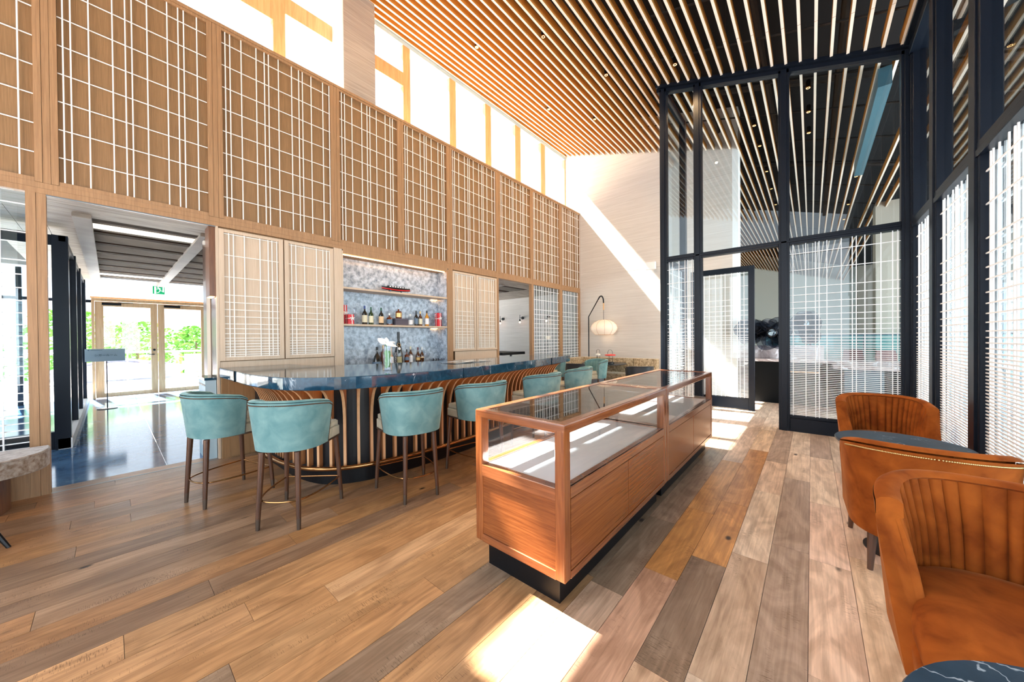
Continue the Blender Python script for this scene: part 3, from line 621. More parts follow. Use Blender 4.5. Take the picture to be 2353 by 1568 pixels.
# end wall with door pair
MB().box(XE-.05, XE-.04, -.30, 4.0, 2.575, 3.2).build('transom_pane', 'window_glass', pr); MB().box(XE-.09, XE, -.32, 4.0, 2.575, 2.61).build('transom_rail', 'pine', pr)
MB().box(XE-.1, XE, 2.05, 4.0, 0, 2.575).build('end_wall', 'white_paint', pr)
for y in (-4, -2.6, -1.4, 5.5, 7, 8.5, 10): MB().box(XE-.08, XE, y, y+.08, 0, 3.2).build('end_mullion', FR, pr)
MB().box(XE-.08, XE, -4, -.3, 2.45, 2.52).build('end_mullion', FR, pr)
d1 = struct('door_1')
for a, b_, z0, z1 in ((-.30, -.25, 0, 2.57), (1.93, 2.0, 0, 2.57), (-.25, 1.93, 2.50, 2.57)): MB().box(XE-.06, XE+.05, a, b_, z0, z1).build('door_frame', 'pine', d1, bevel=.004)
for a, b_, ga, gb in ((-.245, .87, -.10, .74), (.88, 1.925, 1.01, 1.78)):
    lf = MB().box(XE-.02, XE+.03, a, ga, .02, 2.49).box(XE-.02, XE+.03, gb, b_, .02, 2.49).box(XE-.02, XE+.03, ga, gb, 2.37, 2.49).box(XE-.02, XE+.03, ga, gb, .02, .13).build('door_leaf', 'pine', d1, bevel=.003)
    MB().box(XE, XE+.008, ga, gb, .13, 2.37).build('pane', 'clear_glass', lf)
    MB().box(XE+.03, XE+.08, a+.12, a+.45, 2.40, 2.46).box(XE+.05, XE+.065, a+.4, a+.66, 2.47, 2.485).build('door_closer', 'black', lf, bevel=.004)
MB().tube([(XE+.03, .80, 1.10), (XE+.08, .80, 1.10), (XE+.08, .66, 1.10)], .013, 8).ball((XE+.035, .80, 1.22), .03, 10, 6).build('handle', 'black_metal', d1, 40)
# glass screens on the left of the passage
gs = struct('glass_screen')
for a, b_ in ((-7.86, -7.70), (-9.50, -9.36), (-11.0, -10.86), (-12.9, -12.76)): MB().box(a, b_, -.50, -.36, 0, 2.9).build('post', FR, gs, bevel=.004)
MB().box(XE, -7.7, -.44, -.38, 2.82, 2.9).build('head_rail', FR, gs); MB().box(XE, -7.7, -.47, -.35, 0, .14).build('sill', 'white_paint', gs)
MB().box(XE, -7.86, -.414, -.406, .14, 2.82).build('pane', 'clear_glass', gs)
MB().box(-7.82, -7.74, -4, -.5, 2.76, 2.9).build('head_rail', FR, gs); MB().box(-7.82, -7.74, -4, -.5, 0, .24).build('bottom_rail', FR, gs)
MB().box(-7.784, -7.776, -4, -.5, .24, 2.76).build('pane', 'clear_glass', gs); MB().box(-7.83, -7.73, -2.0, -1.86, 0, 2.9).build('post', FR, gs)

# exit sign
t = thing('exit_sign', 'green exit sign with white running figure under the passage ceiling', 'sign', (XE+.16, .895, 2.755))
MB().box(-.02, .02, -.115, .115, 0, .215).build('case', 'exit_green', t, bevel=.003)
mm = MB()
def stick(a, b_, r=.006): mm.tube([(0, a[0], a[1]), (0, b_[0], b_[1])], r, 6)
mm.box(-.001, .001, -.085, -.05, .01, .20); mm.box(-.001, .001, .075, .10, .06, .20)
mm.lathe([(.001, -.001), (.017, 0), (.001, .001)], (0, 0, 0), 10)
stick((.0, .165), (.03, .10), .010); stick((.03, .10), (.075, .085)); stick((.075, .085), (.09, .06)); stick((.03, .10), (.0, .05), .007); stick((.0, .05), (-.04, .03)); stick((.0, .16), (-.04, .13)); stick((.01, .165), (.045, .14))
mm.ball((0, -.012, .19), .016, 8, 6)
o = mm.build('running_figure', 'exit_white', t); o.location = (.0235, 0, 0)
# sign board on a stand
t = thing('notice_stand', 'grey notice board with dark Japanese lettering on a thin stand by the wooden doors', 'sign', (-11.6, -.05, 0), R(0))
MB().lathe([(.15, 0), (.15, .008), (.02, .014)], n=24).build('base', 'black_metal', t, 30); MB().tube([(0, 0, .01), (0, 0, 1.05)], .009).build('pole', 'black_metal', t)
MB().box(-.01, .012, -.30, .27, 1.03, 1.30).build('board', 'sign_grey', t, bevel=.003)
Mx = Matrix.Translation((.0145, -.01, 1.16)) @ Matrix(((0, 0, 1, 0), (1, 0, 0, 0), (0, 1, 0, 0), (0, 0, 0, 1)))
try: text_mesh('lettering', 'シガールーム', .055, 'ink', t, Mx)
except Exception as e: print('text', e)
MB().box(.0125, .0135, -.26, -.24, 1.265, 1.28).box(.0125, .0135, -.22, -.06, 1.27, 1.277).build('small_print', 'ink', t)
# wall sconces on the washi wall
for n_, (x, lb) in enumerate(((-9.25, 'wall sconce with glowing bulb, leftmost seen through the bar side opening'), (-8.25, 'wall sconce with glowing bulb in the middle of the open window beside the bar'), (-7.05, 'wall sconce with glowing bulb seen behind the white lattice screen'))):
    t = thing('wall_sconce', lb, 'lamp', (x, 10.19, 2.17), 0, 'bulb sconces on the pale back wall')
    MB().extr([(.055*math.cos(a*.5236), 0, .05+.055*math.sin(a*.5236)) for a in range(12)], (0, -.03, 0)).build('wall_plate', 'black_metal', t)
    MB().tube([(0, -.02, .05), (0, -.18, .05)], .008).tube([(-.0, -.17, .16), (0, -.17, .0)], .009).lathe([(.02, -.08), (.028, -.06), (.028, -.02), (.012, 0)], (0, -.17, 0), 12).lathe([(.06, -.085), (.03, -.075)], (0, -.17, 0), 16).build('arm', 'black_metal', t, 40)
    MB().ball((0, -.17, -.115), .032, 12, 8).build('bulb', 'bulb_warm', t, 60)
# dark high table behind the wall
t = thing('high_table', 'black topped high table standing in the room behind the bar wall', 'table', (-6.7, 6.9, 0))
MB().box(-.45, .9, -.55, .35, 1.03, 1.10).build('top', 'black', t, bevel=.01)
for x, y in ((-.3, 0), (.7, 0)): MB().tube([(x, y, 0), (x, y, 1.03)], .03).build('leg', 'black_metal', t)
t2 = thing('black_stool', 'black rounded chair back under the high table behind the bar wall', 'stool', (-6.35, 6.45, 0))
MB().lathe([(.17, .70), (.2, .73), (.2, .79), (.17, .82)], n=20).build('seat', 'charcoal_leather', t2, 40); MB().tube([(0, 0, 0), (0, 0, .7)], .025).lathe([(.2, 0), (.2, .015), (.03, .03)], n=20).build('pedestal', 'black_metal', t2, 40)

# ------------------------------------------------------------------ outside the doors
ot = MB().box(-22, XE-.1, -8, 14, -.2, -.03).build('deck', 'deck_board'); ot['kind'] = 'structure'
gd = MB().box(-60, -22, -40, 40, -3.2, -3).build('ground', 'deck_board'); gd['kind'] = 'structure'
t = thing('terrace_railing', 'grey metal railing with glass infill on the terrace outside', 'railing', (-17, 0, 0))
MB().tube([(0, -7, 1.10), (0, 12, 1.10)], .03).build('handrail', 'grey_steel', t)
for y in range(-6, 12, 2): MB().box(-.02, .02, y+.35, y+.39, -.03, 1.08).build('post', 'grey_steel', t)
MB().box(-.006, .006, -7, 12, .05, 1.0).build('glass_infill', 'clear_glass', t)
t = thing('folded_parasol', 'pale blue folded canvas canopy lying below the terrace', 'canopy', (-19.5, .2, -.08))
mm = MB()
for i in range(9):
    a = R(-80+20*i); mm.tube([(0, 0, .75), (0, 1.5*math.sin(a), .75-.55*abs(math.cos(a))-.1)], [.05, .02], 6)
mm.build('ribs', 'white_wire', t)
MB().add([(0, -1.9, .5), (0, 0, .95), (0, 2.0, .55), (-.8, 1.5, .05), (-.8, -1.4, .05)], [(0, 1, 2, 3, 4)]).add([(.1, -1.2, .12), (.1, 1.4, .12), (.1, 1.8, .6), (.1, 0, .68), (.1, -1.6, .55)], [(0, 1, 2, 3, 4)]).build('canvas', 'canvas_blue', t)
def tree(x, y, z, h, r, lb, seed):
    rg = random.Random(seed); t = thing('tree', lb, 'tree', (x, y, z), 0, 'green trees outside the doors')
    MB().tube([(0, 0, 0), (.1, .05, h*.5), (0, 0, h*.85)], [.16, .11, .03], 7).build('trunk', 'bark', t)
    mm = MB()
    for i in range(1500):
        a = rg.uniform(0, 6.283); q = rg.uniform(-1, 1); rr = r*(rg.random()**.4)*math.sqrt(1-q*q*.9)*(1+.3*math.sin(3*a+q*4)); c = Vector((rr*math.cos(a), rr*math.sin(a), h*.62+q*h*.38))
        u = Vector((rg.uniform(-1, 1), rg.uniform(-1, 1), rg.uniform(-.6, .6))).normalized()*rg.uniform(.07, .17); v = u.orthogonal().normalized()*rg.uniform(.05, .1)
        mm.add([c-u, c+v, c+u, c-v], [(0, 1, 2, 3)])
    o = mm.build('foliage', 'tree_leaf', t, recalc=False); o['kind'] = 'stuff'
tree(-24, -1.2, -2.6, 5.4, 1.5, 'leafy green tree seen through the left door pane', 1); tree(-24, 2.9, -2.6, 4.8, 1.3, 'leafy green tree seen through the right door pane', 2); tree(-25, 6.6, -2.6, 5.5, 1.7, 'green tree partly hidden by the right door edge', 3); tree(-29.5, 1.0, -2.8, 5.4, 1.7, 'paler green tree further back between the two door trees', 4)

# ================================================================== BAR COUNTER
HB = 1.12
bar = thing('bar_counter', 'long curved bar with dark blue veined stone top and bent oak ribs', 'bar', (0, 0, 0))
outer = crom([(-5.5, .87), (-4.75, .885), (-4.25, .885), (-3.91, .92), (-3.56, 1.0), (-3.27, 1.20), (-3.12, 1.45), (-3.03, 1.80), (-2.99, 2.25), (-3.01, 2.9), (-3.12, 3.85), (-3.30, 4.8), (-3.46, 5.62)], 5) + crom([(-3.52, 5.78), (-3.66, 5.9), (-3.9, 5.98)], 4)
inner = [(-4.25, 5.95), (-4.2, 4.8), (-4.22, 3.7), (-4.38, 2.9), (-4.60, 2.05), (-4.8, 1.75), (-5.5, 1.62)]
MB().prism(outer+inner, HB-.115, HB).build('stone_top', 'bar_stone', bar, bevel=.008)
# slab joints (thin recess lines)
for (x, y, dx, dy) in ((-4.75, .885, 0, 1), (-3.0, 2.62, -1, .12), (-3.31, 4.85, -1, .1)):
    n_ = Vector((dx, dy, 0)).normalized(); p = Vector((x, y, 0))-n_*.012; q = Vector((-n_.y, n_.x, 0))*.0012
    MB().prism([tuple((p-q)[:2]), tuple((p+q)[:2]), tuple((p+q+n_*.6)[:2]), tuple((p-q+n_*.6)[:2])], HB-.117, HB+.0004).build('top_joint', 'black', bar)
base = crom([(-5.45, 1.215), (-4.5, 1.235), (-4.08, 1.26), (-3.72, 1.36), (-3.52, 1.56), (-3.42, 1.85), (-3.37, 2.3), (-3.38, 2.9), (-3.48, 3.85), (-3.66, 4.8), (-3.80, 5.5)], 8)
bin_ = [(-4.15, 5.5), (-4.1, 4.8), (-4.1, 3.7), (-4.25, 2.95), (-4.5, 2.1), (-4.8, 1.75), (-5.45, 1.6)]
def offs(path, d):
    out = []
    for i, p in enumerate(path):
        a = Vector(path[max(i-1, 0)]); b_ = Vector(path[min(i+1, len(path)-1)]); t_ = (b_-a).normalized(); out.append((p[0]+t_.y*d, p[1]-t_.x*d))
    return out
MB().prism(base+bin_, .15, HB-.115).build('base_panel', 'bar_base', bar)
MB().prism(offs(base, -.02)+bin_, 0, .15).build('plinth', 'black', bar)
MB().box(-5.5, -5.46, .885, 1.215, 0, HB-.115).box(-5.46, -5.44, .95, 1.215, .02, HB-.115).build('end_panel', 'oak_board', bar)
MB().tube([(x, y, HB-.125) for x, y in offs(base, .05)], .006, 5).build('led_strip', 'led_warm', bar)
# ribs
acc = 0; nxt = .50; k = 0
prof = [(0.0, .19), (.05, .19), (.05, .62)] + [(.05+.235*(1-math.cos(R(a))), .62+.372*math.sin(R(a))) for a in (12, 24, 36, 48, 60, 70, 78, 85, 90)] + [(.0, .992)]
prof_edge = [(.05, .19), (.05, .62)] + [(.05+.235*(1-math.cos(R(a))), .62+.372*math.sin(R(a))) for a in (12, 24, 36, 48, 60, 70, 78, 85, 90)]
for i in range(len(base)-1):
    a, b_ = Vector(base[i]), Vector(base[i+1]); L = (b_-a).length; t_ = (b_-a).normalized(); nrm = Vector((t_.y, -t_.x))
    while nxt < acc+L:
        p = a + t_*(nxt-acc); h = .013
        full = 1.0 if nxt > 1.2 else .98
        poly = [Vector((p.x+nrm.x*r_*full-t_.x*h, p.y+nrm.y*r_*full-t_.y*h, z)) for r_, z in prof]
        # bent rib: outer band only, hollow behind the bend
        inn = [(.012, .992), (.012, .80)] if False else None
        band = prof_edge + [(r_-.045 if z < .65 else r_-.05, z) for r_, z in reversed(prof_edge)]
        band = [(r_, z) for r_, z in prof_edge] + [(max(r_-.055, .0), z) for r_, z in reversed(prof_edge[:-1])] if False else prof
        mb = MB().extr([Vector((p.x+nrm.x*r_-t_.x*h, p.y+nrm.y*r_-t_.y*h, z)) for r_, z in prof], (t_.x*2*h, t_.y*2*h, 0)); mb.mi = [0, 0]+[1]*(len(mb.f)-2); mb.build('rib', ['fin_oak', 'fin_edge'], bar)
        k += 1; nxt += .118 if nxt > 1.7 else (.075 if nxt < 1.1 else .118)
    acc += L
rail = [(x, y, .215) for x, y in offs(base[8:], .14)]
MB().tube(rail, .021, 10).build('foot_rail', 'brass', bar, 40)
mm = MB()
for i in range(4, len(rail), 11): q = Vector(rail[i]); b_ = Vector((*base[8+i], .17)); mm.tube([b_, q], .01, 6)
mm.build('rail_bracket', 'black_metal', bar)
# glass plate with papers, on the bar
t = thing('glass_tray', 'clear glass plate with small cards lying on the bar top', 'tray', (-3.72, 3.3, HB), R(3))
MB().box(-.16, .16, -.35, .38, .004, .012).build('plate', 'tumbler_glass', t)
for i, (x, y) in enumerate(((-.07, -.2), (.05, -.02), (-.04, .16), (.06, .28))): MB().box(x-.04, x+.04, y-.06, y+.06, .0125, .0135).build('card', 'white_label', t)
MB().ball((-.14, -.33, .002), .004).ball((.14, -.33, .002), .004).ball((.14, .36, .002), .004).ball((-.14, .36, .002), .004).build('foot', 'black', t)

# ================================================================== SHELL SEATS
def shell(hw, bk, fwd, z0, z1, thmax, flare, drop, thick, pleats, pdepth, N=72, M=9, quilt=False, slant=0, dexp=4):
    """barrel back: returns outer+rim mesh and inner mesh (pleated). back is at -y ... front +y"""
    def plan(th, s):
        k = 1+flare*s; a = abs(th); x = math.sin(min(a, R(90)))*hw*k
        if a <= R(90): y = -bk*(abs(math.cos(th))**.8)*k
        else: y = (fwd+slant*(1-s)**1.3)*(a-R(90))/(thmax-R(90)+1e-6)
        e = .8; x = (abs(math.sin(min(a, R(90))))**e)*hw*k
        return (x if th > 0 else -x), y
    ths = [-thmax+2*thmax*i/N for i in range(N+1)]
    def top(th): return z1 - drop*(abs(th)/thmax)**dexp
    O = []; I = []
    for th in ths:
        ro = []; ri = []
        for j in range(M+1):
            s = j/M; z = z0+(top(th)-z0)*s; x, y = plan(th, s); ro.append((x, y, z))
        x, y = plan(th, 1); n_ = Vector((x, y if abs(th) < R(90) else 0, 0)).normalized()
        rim = []
        for q in (20, 55, 90, 125, 160): rim.append((x-n_.x*thick/2*(1-math.cos(R(q))), y-n_.y*thick/2*(1-math.cos(R(q))), top(th)+thick*.35*math.sin(R(q))))
        for j in range(M+1):
            s = 1-j/M; z = z0+(top(th)-z0)*s; x2, y2 = plan(th, s); n2 = Vector((x2, y2 if abs(th) < R(90) else 0, 0)).normalized()
            ph = (th/thmax*pleats/2) % 1; c = abs(math.sin(math.pi*ph))**.35 if pleats else 1
            tk = thick - pdepth + pdepth*c*(.25+.75*min(1, 2.2*(j+1)/M)) + .012*math.sin(math.pi*s)
            if quilt: tk += .006*abs(math.sin(s*9+ph*3.14))
            ri.append((x2-n2.x*tk, y2-n2.y*tk, z))
        O.append(ro); I.append(rim+ri)
    return O, I, ths, top, plan
def capends(mb, O, I, mi=0):
    for e in (0, -1):
        ring = O[e]+I[e]; mb.add(ring, [tuple(range(len(ring)))], mi)
def leg(mb, x0, y0, z0, x1, y1, z1, r0, r1, n=10): mb.tube([(x0, y0, z0), (x1, y1, z1)], [r0, r1], n); return mb

def make_stool():
    t = thing('bar_stool', 'x', 'stool', (0, 0, 0), 0, 'teal velvet stools along the bar')
    O, I, ths, top, plan = shell(.25, .245, .05, .60, .975, R(106), .16, .06, .055, 13, .012, N=78)
    mb = MB().grid(O); mb.build('back_shell', 'teal_velvet', t, 60)
    mb = MB().grid(I); capends(mb, O, I); mb.build('back_lining', 'teal_velvet', t, 55)
    mb = MB()
    for i in range(0, len(ths)):      # nail heads along the outer rim and down both front edges
        x, y = plan(ths[i], .955); z = .60+(top(ths[i])-.60)*.955; 
        x2, y2 = plan(ths[min(i+1, len(ths)-1)], .955)
        for f in (0, .5):
            xa, ya = x+(x2-x)*f, y+(y2-y)*f; mb.ball((xa*1.008, ya*1.01, z), .0048, 5, 3)
    for sgn in (-1, 1):
        for j in range(27):
            s = .02+.92*j/26; th = sgn*R(104); x, y = plan(th, s); mb.ball((x*1.008, y, .60+(top(th)-.60)*s), .0048, 5, 3)
    o = mb.build('nail_heads', 'nail_bronze', t, 60); o['kind'] = 'stuff'
    poly = [(-.24, .05), (-.245, .265), (-.21, .305), (.21, .305), (.245, .265), (.24, .05)] + [(.215*math.sin(R(a)), -.20*math.cos(R(a))) for a in (75, 60, 45, 30, 15, 0, -15, -30, -45, -60, -75)]
    MB().prism(poly, .60, .685).build('seat', 'sand_velvet', t, 50, bevel=.018, seg=3)
    MB().prism([(x*.96, y*.96+.006) for x, y in poly], .686, .73).build('cushion', 'sand_velvet', t, 50, bevel=.02, seg=3)
    MB().prism([(x*1.0, y*1.0) for x, y in poly], .588, .602).build('seat_band', 'brass_tip', t, 30)
    for x, y in ((-.215, .25), (.215, .25), (-.135, -.195), (.135, -.195)):
        k = 1.13; L = leg(MB(), x*k, y*k, .085, x, y, .59, .0165, .023).build('leg', 'walnut', t, 40)
        leg(MB(), x*k*1.012, y*k*1.012, .0, x*k, y*k, .085, .014, .0168).build('foot_tip', 'brass_tip', L, 40)
    ring = [(-.235, .27), (-.23, .1), (-.20, -.08), (-.135, -.20), (0, -.235), (.135, -.20), (.20, -.08), (.23, .1), (.235, .27)]
    MB().tube([(x, y, .215) for x, y in crom(ring, 5)]+[(.22, .28, .215), (-.22, .28, .215)], .0065, 7, closed=True).build('foot_ring', 'brass', t, 50)
    return t
sp = [  # x, y, heading of the back
    (-4.17, .69, (.14, -.485), 'nearest teal stool to the passage, left end of the bar curve'),
    (-3.24, .99, (.331, -.36), 'large foreground teal stool at the curve of the bar with nailhead trim'),
    (-2.89, 1.87, (.503, -.098), 'teal stool facing the bar ribs, third from the passage'),
    (-2.78, 2.66, (.5, -.06), 'teal stool partly hidden by the near corner of the glass case'),
    (-2.79, 3.78, (.5, .0), 'teal stool seen behind the middle of the first glass case'),
    (-2.88, 4.85, (.5, .08), 'teal stool second from the far end on the room side of the bar'),
    (-3.53, 6.75, (.26, .43), 'teal stool around the far end of the bar showing its green lining'),
    (-4.38, 6.45, (.10, .49), 'teal stool half hidden behind the far tip of the bar top')]
st0 = make_stool()
for i, (x, y, d, lb) in enumerate(sp):
    o = st0 if i == 0 else copy_tree(st0)
    o.location = (x, y, 0); o.rotation_euler = (0, 0, math.atan2(d[1], d[0])+R(90)); o['label'] = lb

# ================================================================== GLASS DISPLAY CASES
def case(y0, y1, label, hl):
    X0, X1 = -1.64, -.97; ZT = 1.0; ZD = .655; t = thing('display_case', label, 'display case', (0, y0, 0), 0, 'wooden glass topped display cases'); L = y1-y0
    MB().box(X0+.06, X1-.07, .055, L-.055, 0, .17).build('plinth', 'black', t, bevel=.002, seg=1)
    c = .062
    for x in (X0, X1-c):
        for y in (0, L-c): MB().box(x, x+c, y, y+c, .165, ZT-.03).build('corner_post', 'cherry_post', t, bevel=.011, seg=3)
    # body
    for y in (.008, L-.02): MB().box(X0+c, X1-c, y, y+.012, .215, ZD-.075).build('end_panel', 'cherry', t)
    for y in (0, L-.055):
        for za, zb in ((.165, .213), (ZD-.075, ZD)): MB().box(X0+c-.004, X1-c+.004, y, y+.055, za, zb).build('end_rail', 'cherry_frame', t, bevel=.004)
    for x, dx in ((X1-.016, .004), (X0, .0)):
        fr_ = MB().box(x, x+.016, c, L-c, ZD-.06, ZD).box(x, x+.016, c, L-c, .165, .205).build('side_rail', 'cherry_frame', t, bevel=.002)
        for a, b_ in ((c+.005, L/2-.004), (L/2+.004, L-c-.005)): MB().box(x, x+.014, a, b_, .210, ZD-.066).build('door', 'cherry', t, bevel=.001, seg=1)
    MB().box(X0+.02, X1-.02, .03, L-.03, .165, ZD-.015).build('carcass', 'black', t)
    MB().box(X0+.05, X1-.05, .05, L-.05, ZD-.015, ZD-.008).build('felt_deck', 'deck_felt', t)
    MB().box(X0+.004, X0+.052, c, L-c, ZD-.06, ZD).build('deck_rim', 'cherry_frame', t, bevel=.003); MB().box(X1-.052, X1-.004, c, L-c, ZD-.06, ZD).build('deck_rim', 'cherry_frame', t, bevel=.003)
    # top frame
    for a in ((X0, X0+.06, .0, L), (X1-.06, X1, .0, L)): MB().box(*a, ZT-.055, ZT).build('top_rail', 'cherry_frame', t, bevel=.016, seg=4)
    for a in ((X0+.03, X1-.03, 0, .06), (X0+.03, X1-.03, L-.06, L)): MB().box(*a, ZT-.054, ZT-.0003).build('top_rail', 'cherry_frame', t, bevel=.016, seg=4)
    MB().box(X0+.055, X1-.055, .055, L-.055, ZT-.014, ZT-.006).build('top_glass', 'smoke_glass', t)
    MB().box(X1-.035, X1-.03, c, L-c, ZD, ZT-.05).build('side_glass', 'clear_glass', t); MB().box(X0+.03, X0+.035, c, L-c, ZD, ZT-.05).build('side_glass', 'clear_glass', t)
    MB().box(X0+c, X1-c, .028, .033, ZD, ZT-.05).build('end_glass', 'clear_glass', t)
    if hl: MB().box(X0+.05, X1-.05, L-.045, L-.0, ZD-.02, ZD+.0).build('divider', 'cherry_frame', t)
    return t
case(1.53, 3.20, 'reddish wooden display case with glass top, nearest the camera', 1)
case(3.212, 5.06, 'matching wooden glass topped display case standing behind the near one', 0)

# ================================================================== RUST VELVET ARMCHAIRS
def make_arm():
    t = thing('armchair', 'x', 'armchair', (0, 0, 0), 0, 'rust velvet armchairs by the glazed wall')
    O, I, ths, top, plan = shell(.315, .325, .01, .25, .80, R(112), .13, .115, .085, 26, .026, N=208, M=12, slant=.30, dexp=3)
    MB().grid(O).build('back_shell', 'rust_velvet', t, 60)
    mb = MB().grid(I); capends(mb, O, I); mb.build('pleated_lining', 'rust_velvet', t, 50)
    mb = MB()
    for i in range(38, len(ths)-39):
        x, y = plan(ths[i], .965); z = .25+(top(ths[i])-.25)*.965; mb.ball((x*1.006, y*1.008, z), .0052, 6, 4)
    o = mb.build('nail_heads', 'nail_gold', t, 60); o['kind'] = 'stuff'
    poly = [(-.275, .0), (-.28, .37), (-.23, .43), (.23, .43), (.28, .37), (.275, .0)] + [(.28*math.sin(R(a)), -.255*math.cos(R(a))) for a in (80, 65, 50, 35, 18, 0, -18, -35, -50, -65, -80)]
    MB().prism([(x*1.05, y*1.02) for x, y in poly], .24, .33).build('seat_base', 'rust_velvet', t, 50, bevel=.02, seg=3)
    # crowned seat cushion
    me = MB(); rows = []
    for s, z in ((1.0, .325), (1.03, .36), (1.03, .40), (.99, .435), (.9, .452), (.7, .463), (.4, .47), (.05, .472)): rows.append([(x*s, (y-.04)*s+.04, z) for x, y in poly])
    me.grid(rows, closed=True); me.add(rows[-1], [tuple(range(len(rows[-1])))]); me.build('seat_cushion', 'rust_velvet', t, 60)
    for x, y in ((-.25, .38), (.25, .38), (-.22, -.17), (.22, -.17)):
        leg(MB(), x*1.06, y*1.06, 0, x, y, .25, .014, .026, 8).build('leg', 'walnut', t, 40)
    return t
a0 = make_arm()
for i, (x, y, rz, lb) in enumerate([(.55, 5.03, 184, 'rust velvet armchair behind the round table, facing the camera, furthest of the three'), (.50, 3.25, 2, 'rust velvet armchair seen from behind with brass nailheads along its back'), (.56, 2.14, 181, 'rust velvet armchair closest to the camera with deep pleated back')]):
    o = a0 if i == 0 else copy_tree(a0); o.location = (x, y, 0); o.rotation_euler = (0, 0, R(rz)); o['label'] = lb

def round_table(x, y, r, h, lb, mat='table_stone', legm='black_metal'):
    t = thing('round_table', lb, 'table', (x, y, 0))
    MB().lathe([(r*.985, h-.022), (r, h-.012), (r, h-.006), (r-.004, h)], n=64).build('table_top', mat, t, 40)
    MB().lathe([(r*.55, 0), (r*.55, .008), (.03, .02), (.025, .04)], n=40).build('base', legm, t, 40); MB().tube([(0, 0, .02), (0, 0, h-.02)], .026, 12).build('column', legm, t, 40)
    return t
round_table(.445, 3.42, .32, .735, 'round dark blue marble table between two rust armchairs')
round_table(.49, .96, .37, .72, 'round dark blue marble table in the bottom right corner in front of the near armchair')

# ================================================================== BOTTLES, GLASSES AND GIFTS
def bottle(x, y, z, H, r, glassm, capm, labm, lb, shape='std', cap=.16, lab=(.12, .5), group='bottles in the bar niche', ang=(-100, 40)):
    t = thing('bottle', lb, 'bottle', (x, y, z), 0, group)
    if shape == 'std': pr_ = [(r*.92, 0), (r, .01), (r, H*.56), (r*.85, H*.64), (r*.36, H*.74), (r*.32, H*(1-cap))]
    elif shape == 'slope': pr_ = [(r*.92, 0), (r, .012), (r*.98, H*.34), (r*.78, H*.50), (r*.42, H*.66), (r*.30, H*.74), (r*.26, H*(1-cap))]
    elif shape == 'squat': pr_ = [(r*.95, 0), (r, .01), (r, H*.58), (r*.82, H*.66), (r*.30, H*.70), (r*.28, H*(1-cap))]
    elif shape == 'bell': pr_ = [(r, 0), (r*1.02, .015), (r*.95, H*.28), (r*.66, H*.50), (r*.34, H*.63), (r*.24, H*.70), (r*.22, H*(1-cap))]
    elif shape == 'bulb': pr_ = [(r*.78, 0), (r*.86, .01), (r, H*.42), (r*.9, H*.56), (r*.42, H*.68), (r*.30, H*.74), (r*.28, H*(1-cap))]
    n = 8 if shape == 'squat' else 20
    MB().lathe(pr_, n=n).build('body', glassm, t, 35)
    rn = pr_[-1][0]
    MB().lathe([(rn*1.12, H*(1-cap)-.001), (rn*1.18, H*(1-cap*.5)), (rn*1.18, H), (rn*.9, H+.002)], n=14).build('cap', capm, t, 35)
    if labm:
        rr = r*(1.015 if shape != 'bell' else 1.04); a0_, a1_ = ang
        vs = [[(rr*math.cos(R(a)), rr*math.sin(R(a)), zz) for a in range(a0_, a1_+1, 5)] for zz in (H*lab[0], H*lab[1])]
        vs += [[(rr*1.02*math.cos(R(a)), rr*1.02*math.sin(R(a)), zz) for a in range(a0_, a1_+1, 5)] for zz in (H*lab[1], H*lab[0])]
        MB().grid(vs).build('label', labm, t, 60)
    return t
XB = -5.66; ZS = 1.702; ZC = .985
bottle(XB, 2.79, ZS, .315, .042, 'dark_bottle', 'blue_cap', 'cream_label', 'dark bottle with blue cap and cream label on the middle niche shelf')
bottle(XB, 2.90, ZS, .30, .041, 'green_bottle', 'green_cap', 'cream_label', 'green glass bottle with green cap and pale label on the middle niche shelf')
bottle(XB, 3.085, ZS, .30, .042, 'dark_bottle', 'green_cap', 'peach_label', 'dark bottle with green cap and peach label on the middle niche shelf')
bottle(XB, 3.24, ZS, .21, .052, 'amber', 'white_enamel', 'blue_label', 'squat amber bottle with blue label left of the purple box', 'squat')
bottle(XB, 3.66, ZS, .215, .048, 'tumbler_glass', 'white_enamel', 'white_label', 'squat clear bottle with white label right of the purple box', 'squat')
bottle(XB, 3.79, ZS, .285, .037, 'dark_bottle', 'black_cap', 'blue_label', 'slim dark bottle with black cap and dark label on the middle niche shelf')
bottle(XB, 3.88, ZS, .28, .038, 'brown_bottle', 'gold_cap', 'cream_label', 'brown bottle with copper cap and cream label on the middle niche shelf')
bottle(XB, 4.03, ZS, .30, .040, 'honey', 'black_cap', 'white_label', 'honey coloured bottle with black cap and white label on the middle niche shelf')
t = thing('purple_box', 'dark purple presentation box lying on the middle niche shelf', 'box', (XB, 3.45, ZS))
MB().box(-.06, .06, -.125, .125, 0, .125).build('box', 'purple_card', t, bevel=.002)
MB().box(-.061, .0605, -.126, .126, .088, .091).build('lid_gap', 'black', t)
bottle(XB, 3.42, ZS+.126, .20, .056, 'amber', 'tumbler_glass', 'gold_cap', 'squat amber bottle standing on top of the purple box', 'squat')
def gift(x, y, z, a, h, lb, red='red_card'):
    t = thing('gift_box', lb, 'gift box', (x, y, z), 0, None)
    MB().box(-a, a, -a, a, 0, h).build('box', red, t, bevel=.002, seg=1)
    MB().box(-a-.001, a+.001, .01, .022, -.0, h+.001).box(-.006, .006, -a-.001, a+.001, 0, h+.001).box(-a-.001, a+.001, -a-.001, a+.001, h*.55, h*.55+.01).build('ribbon', 'white_ribbon', t)
    mm = MB()
    for q in range(5):
        an = R(72*q+18); mm.tube([(a+.003, .016, h*.6), (a+.016, .016+.02*math.cos(an), h*.6+.02*math.sin(an)), (a+.010, .016+.045*math.cos(an), h*.6+.042*math.sin(an))], [.006, .008, .002], 5)
    mm.build('bow', 'white_ribbon', t, 60)
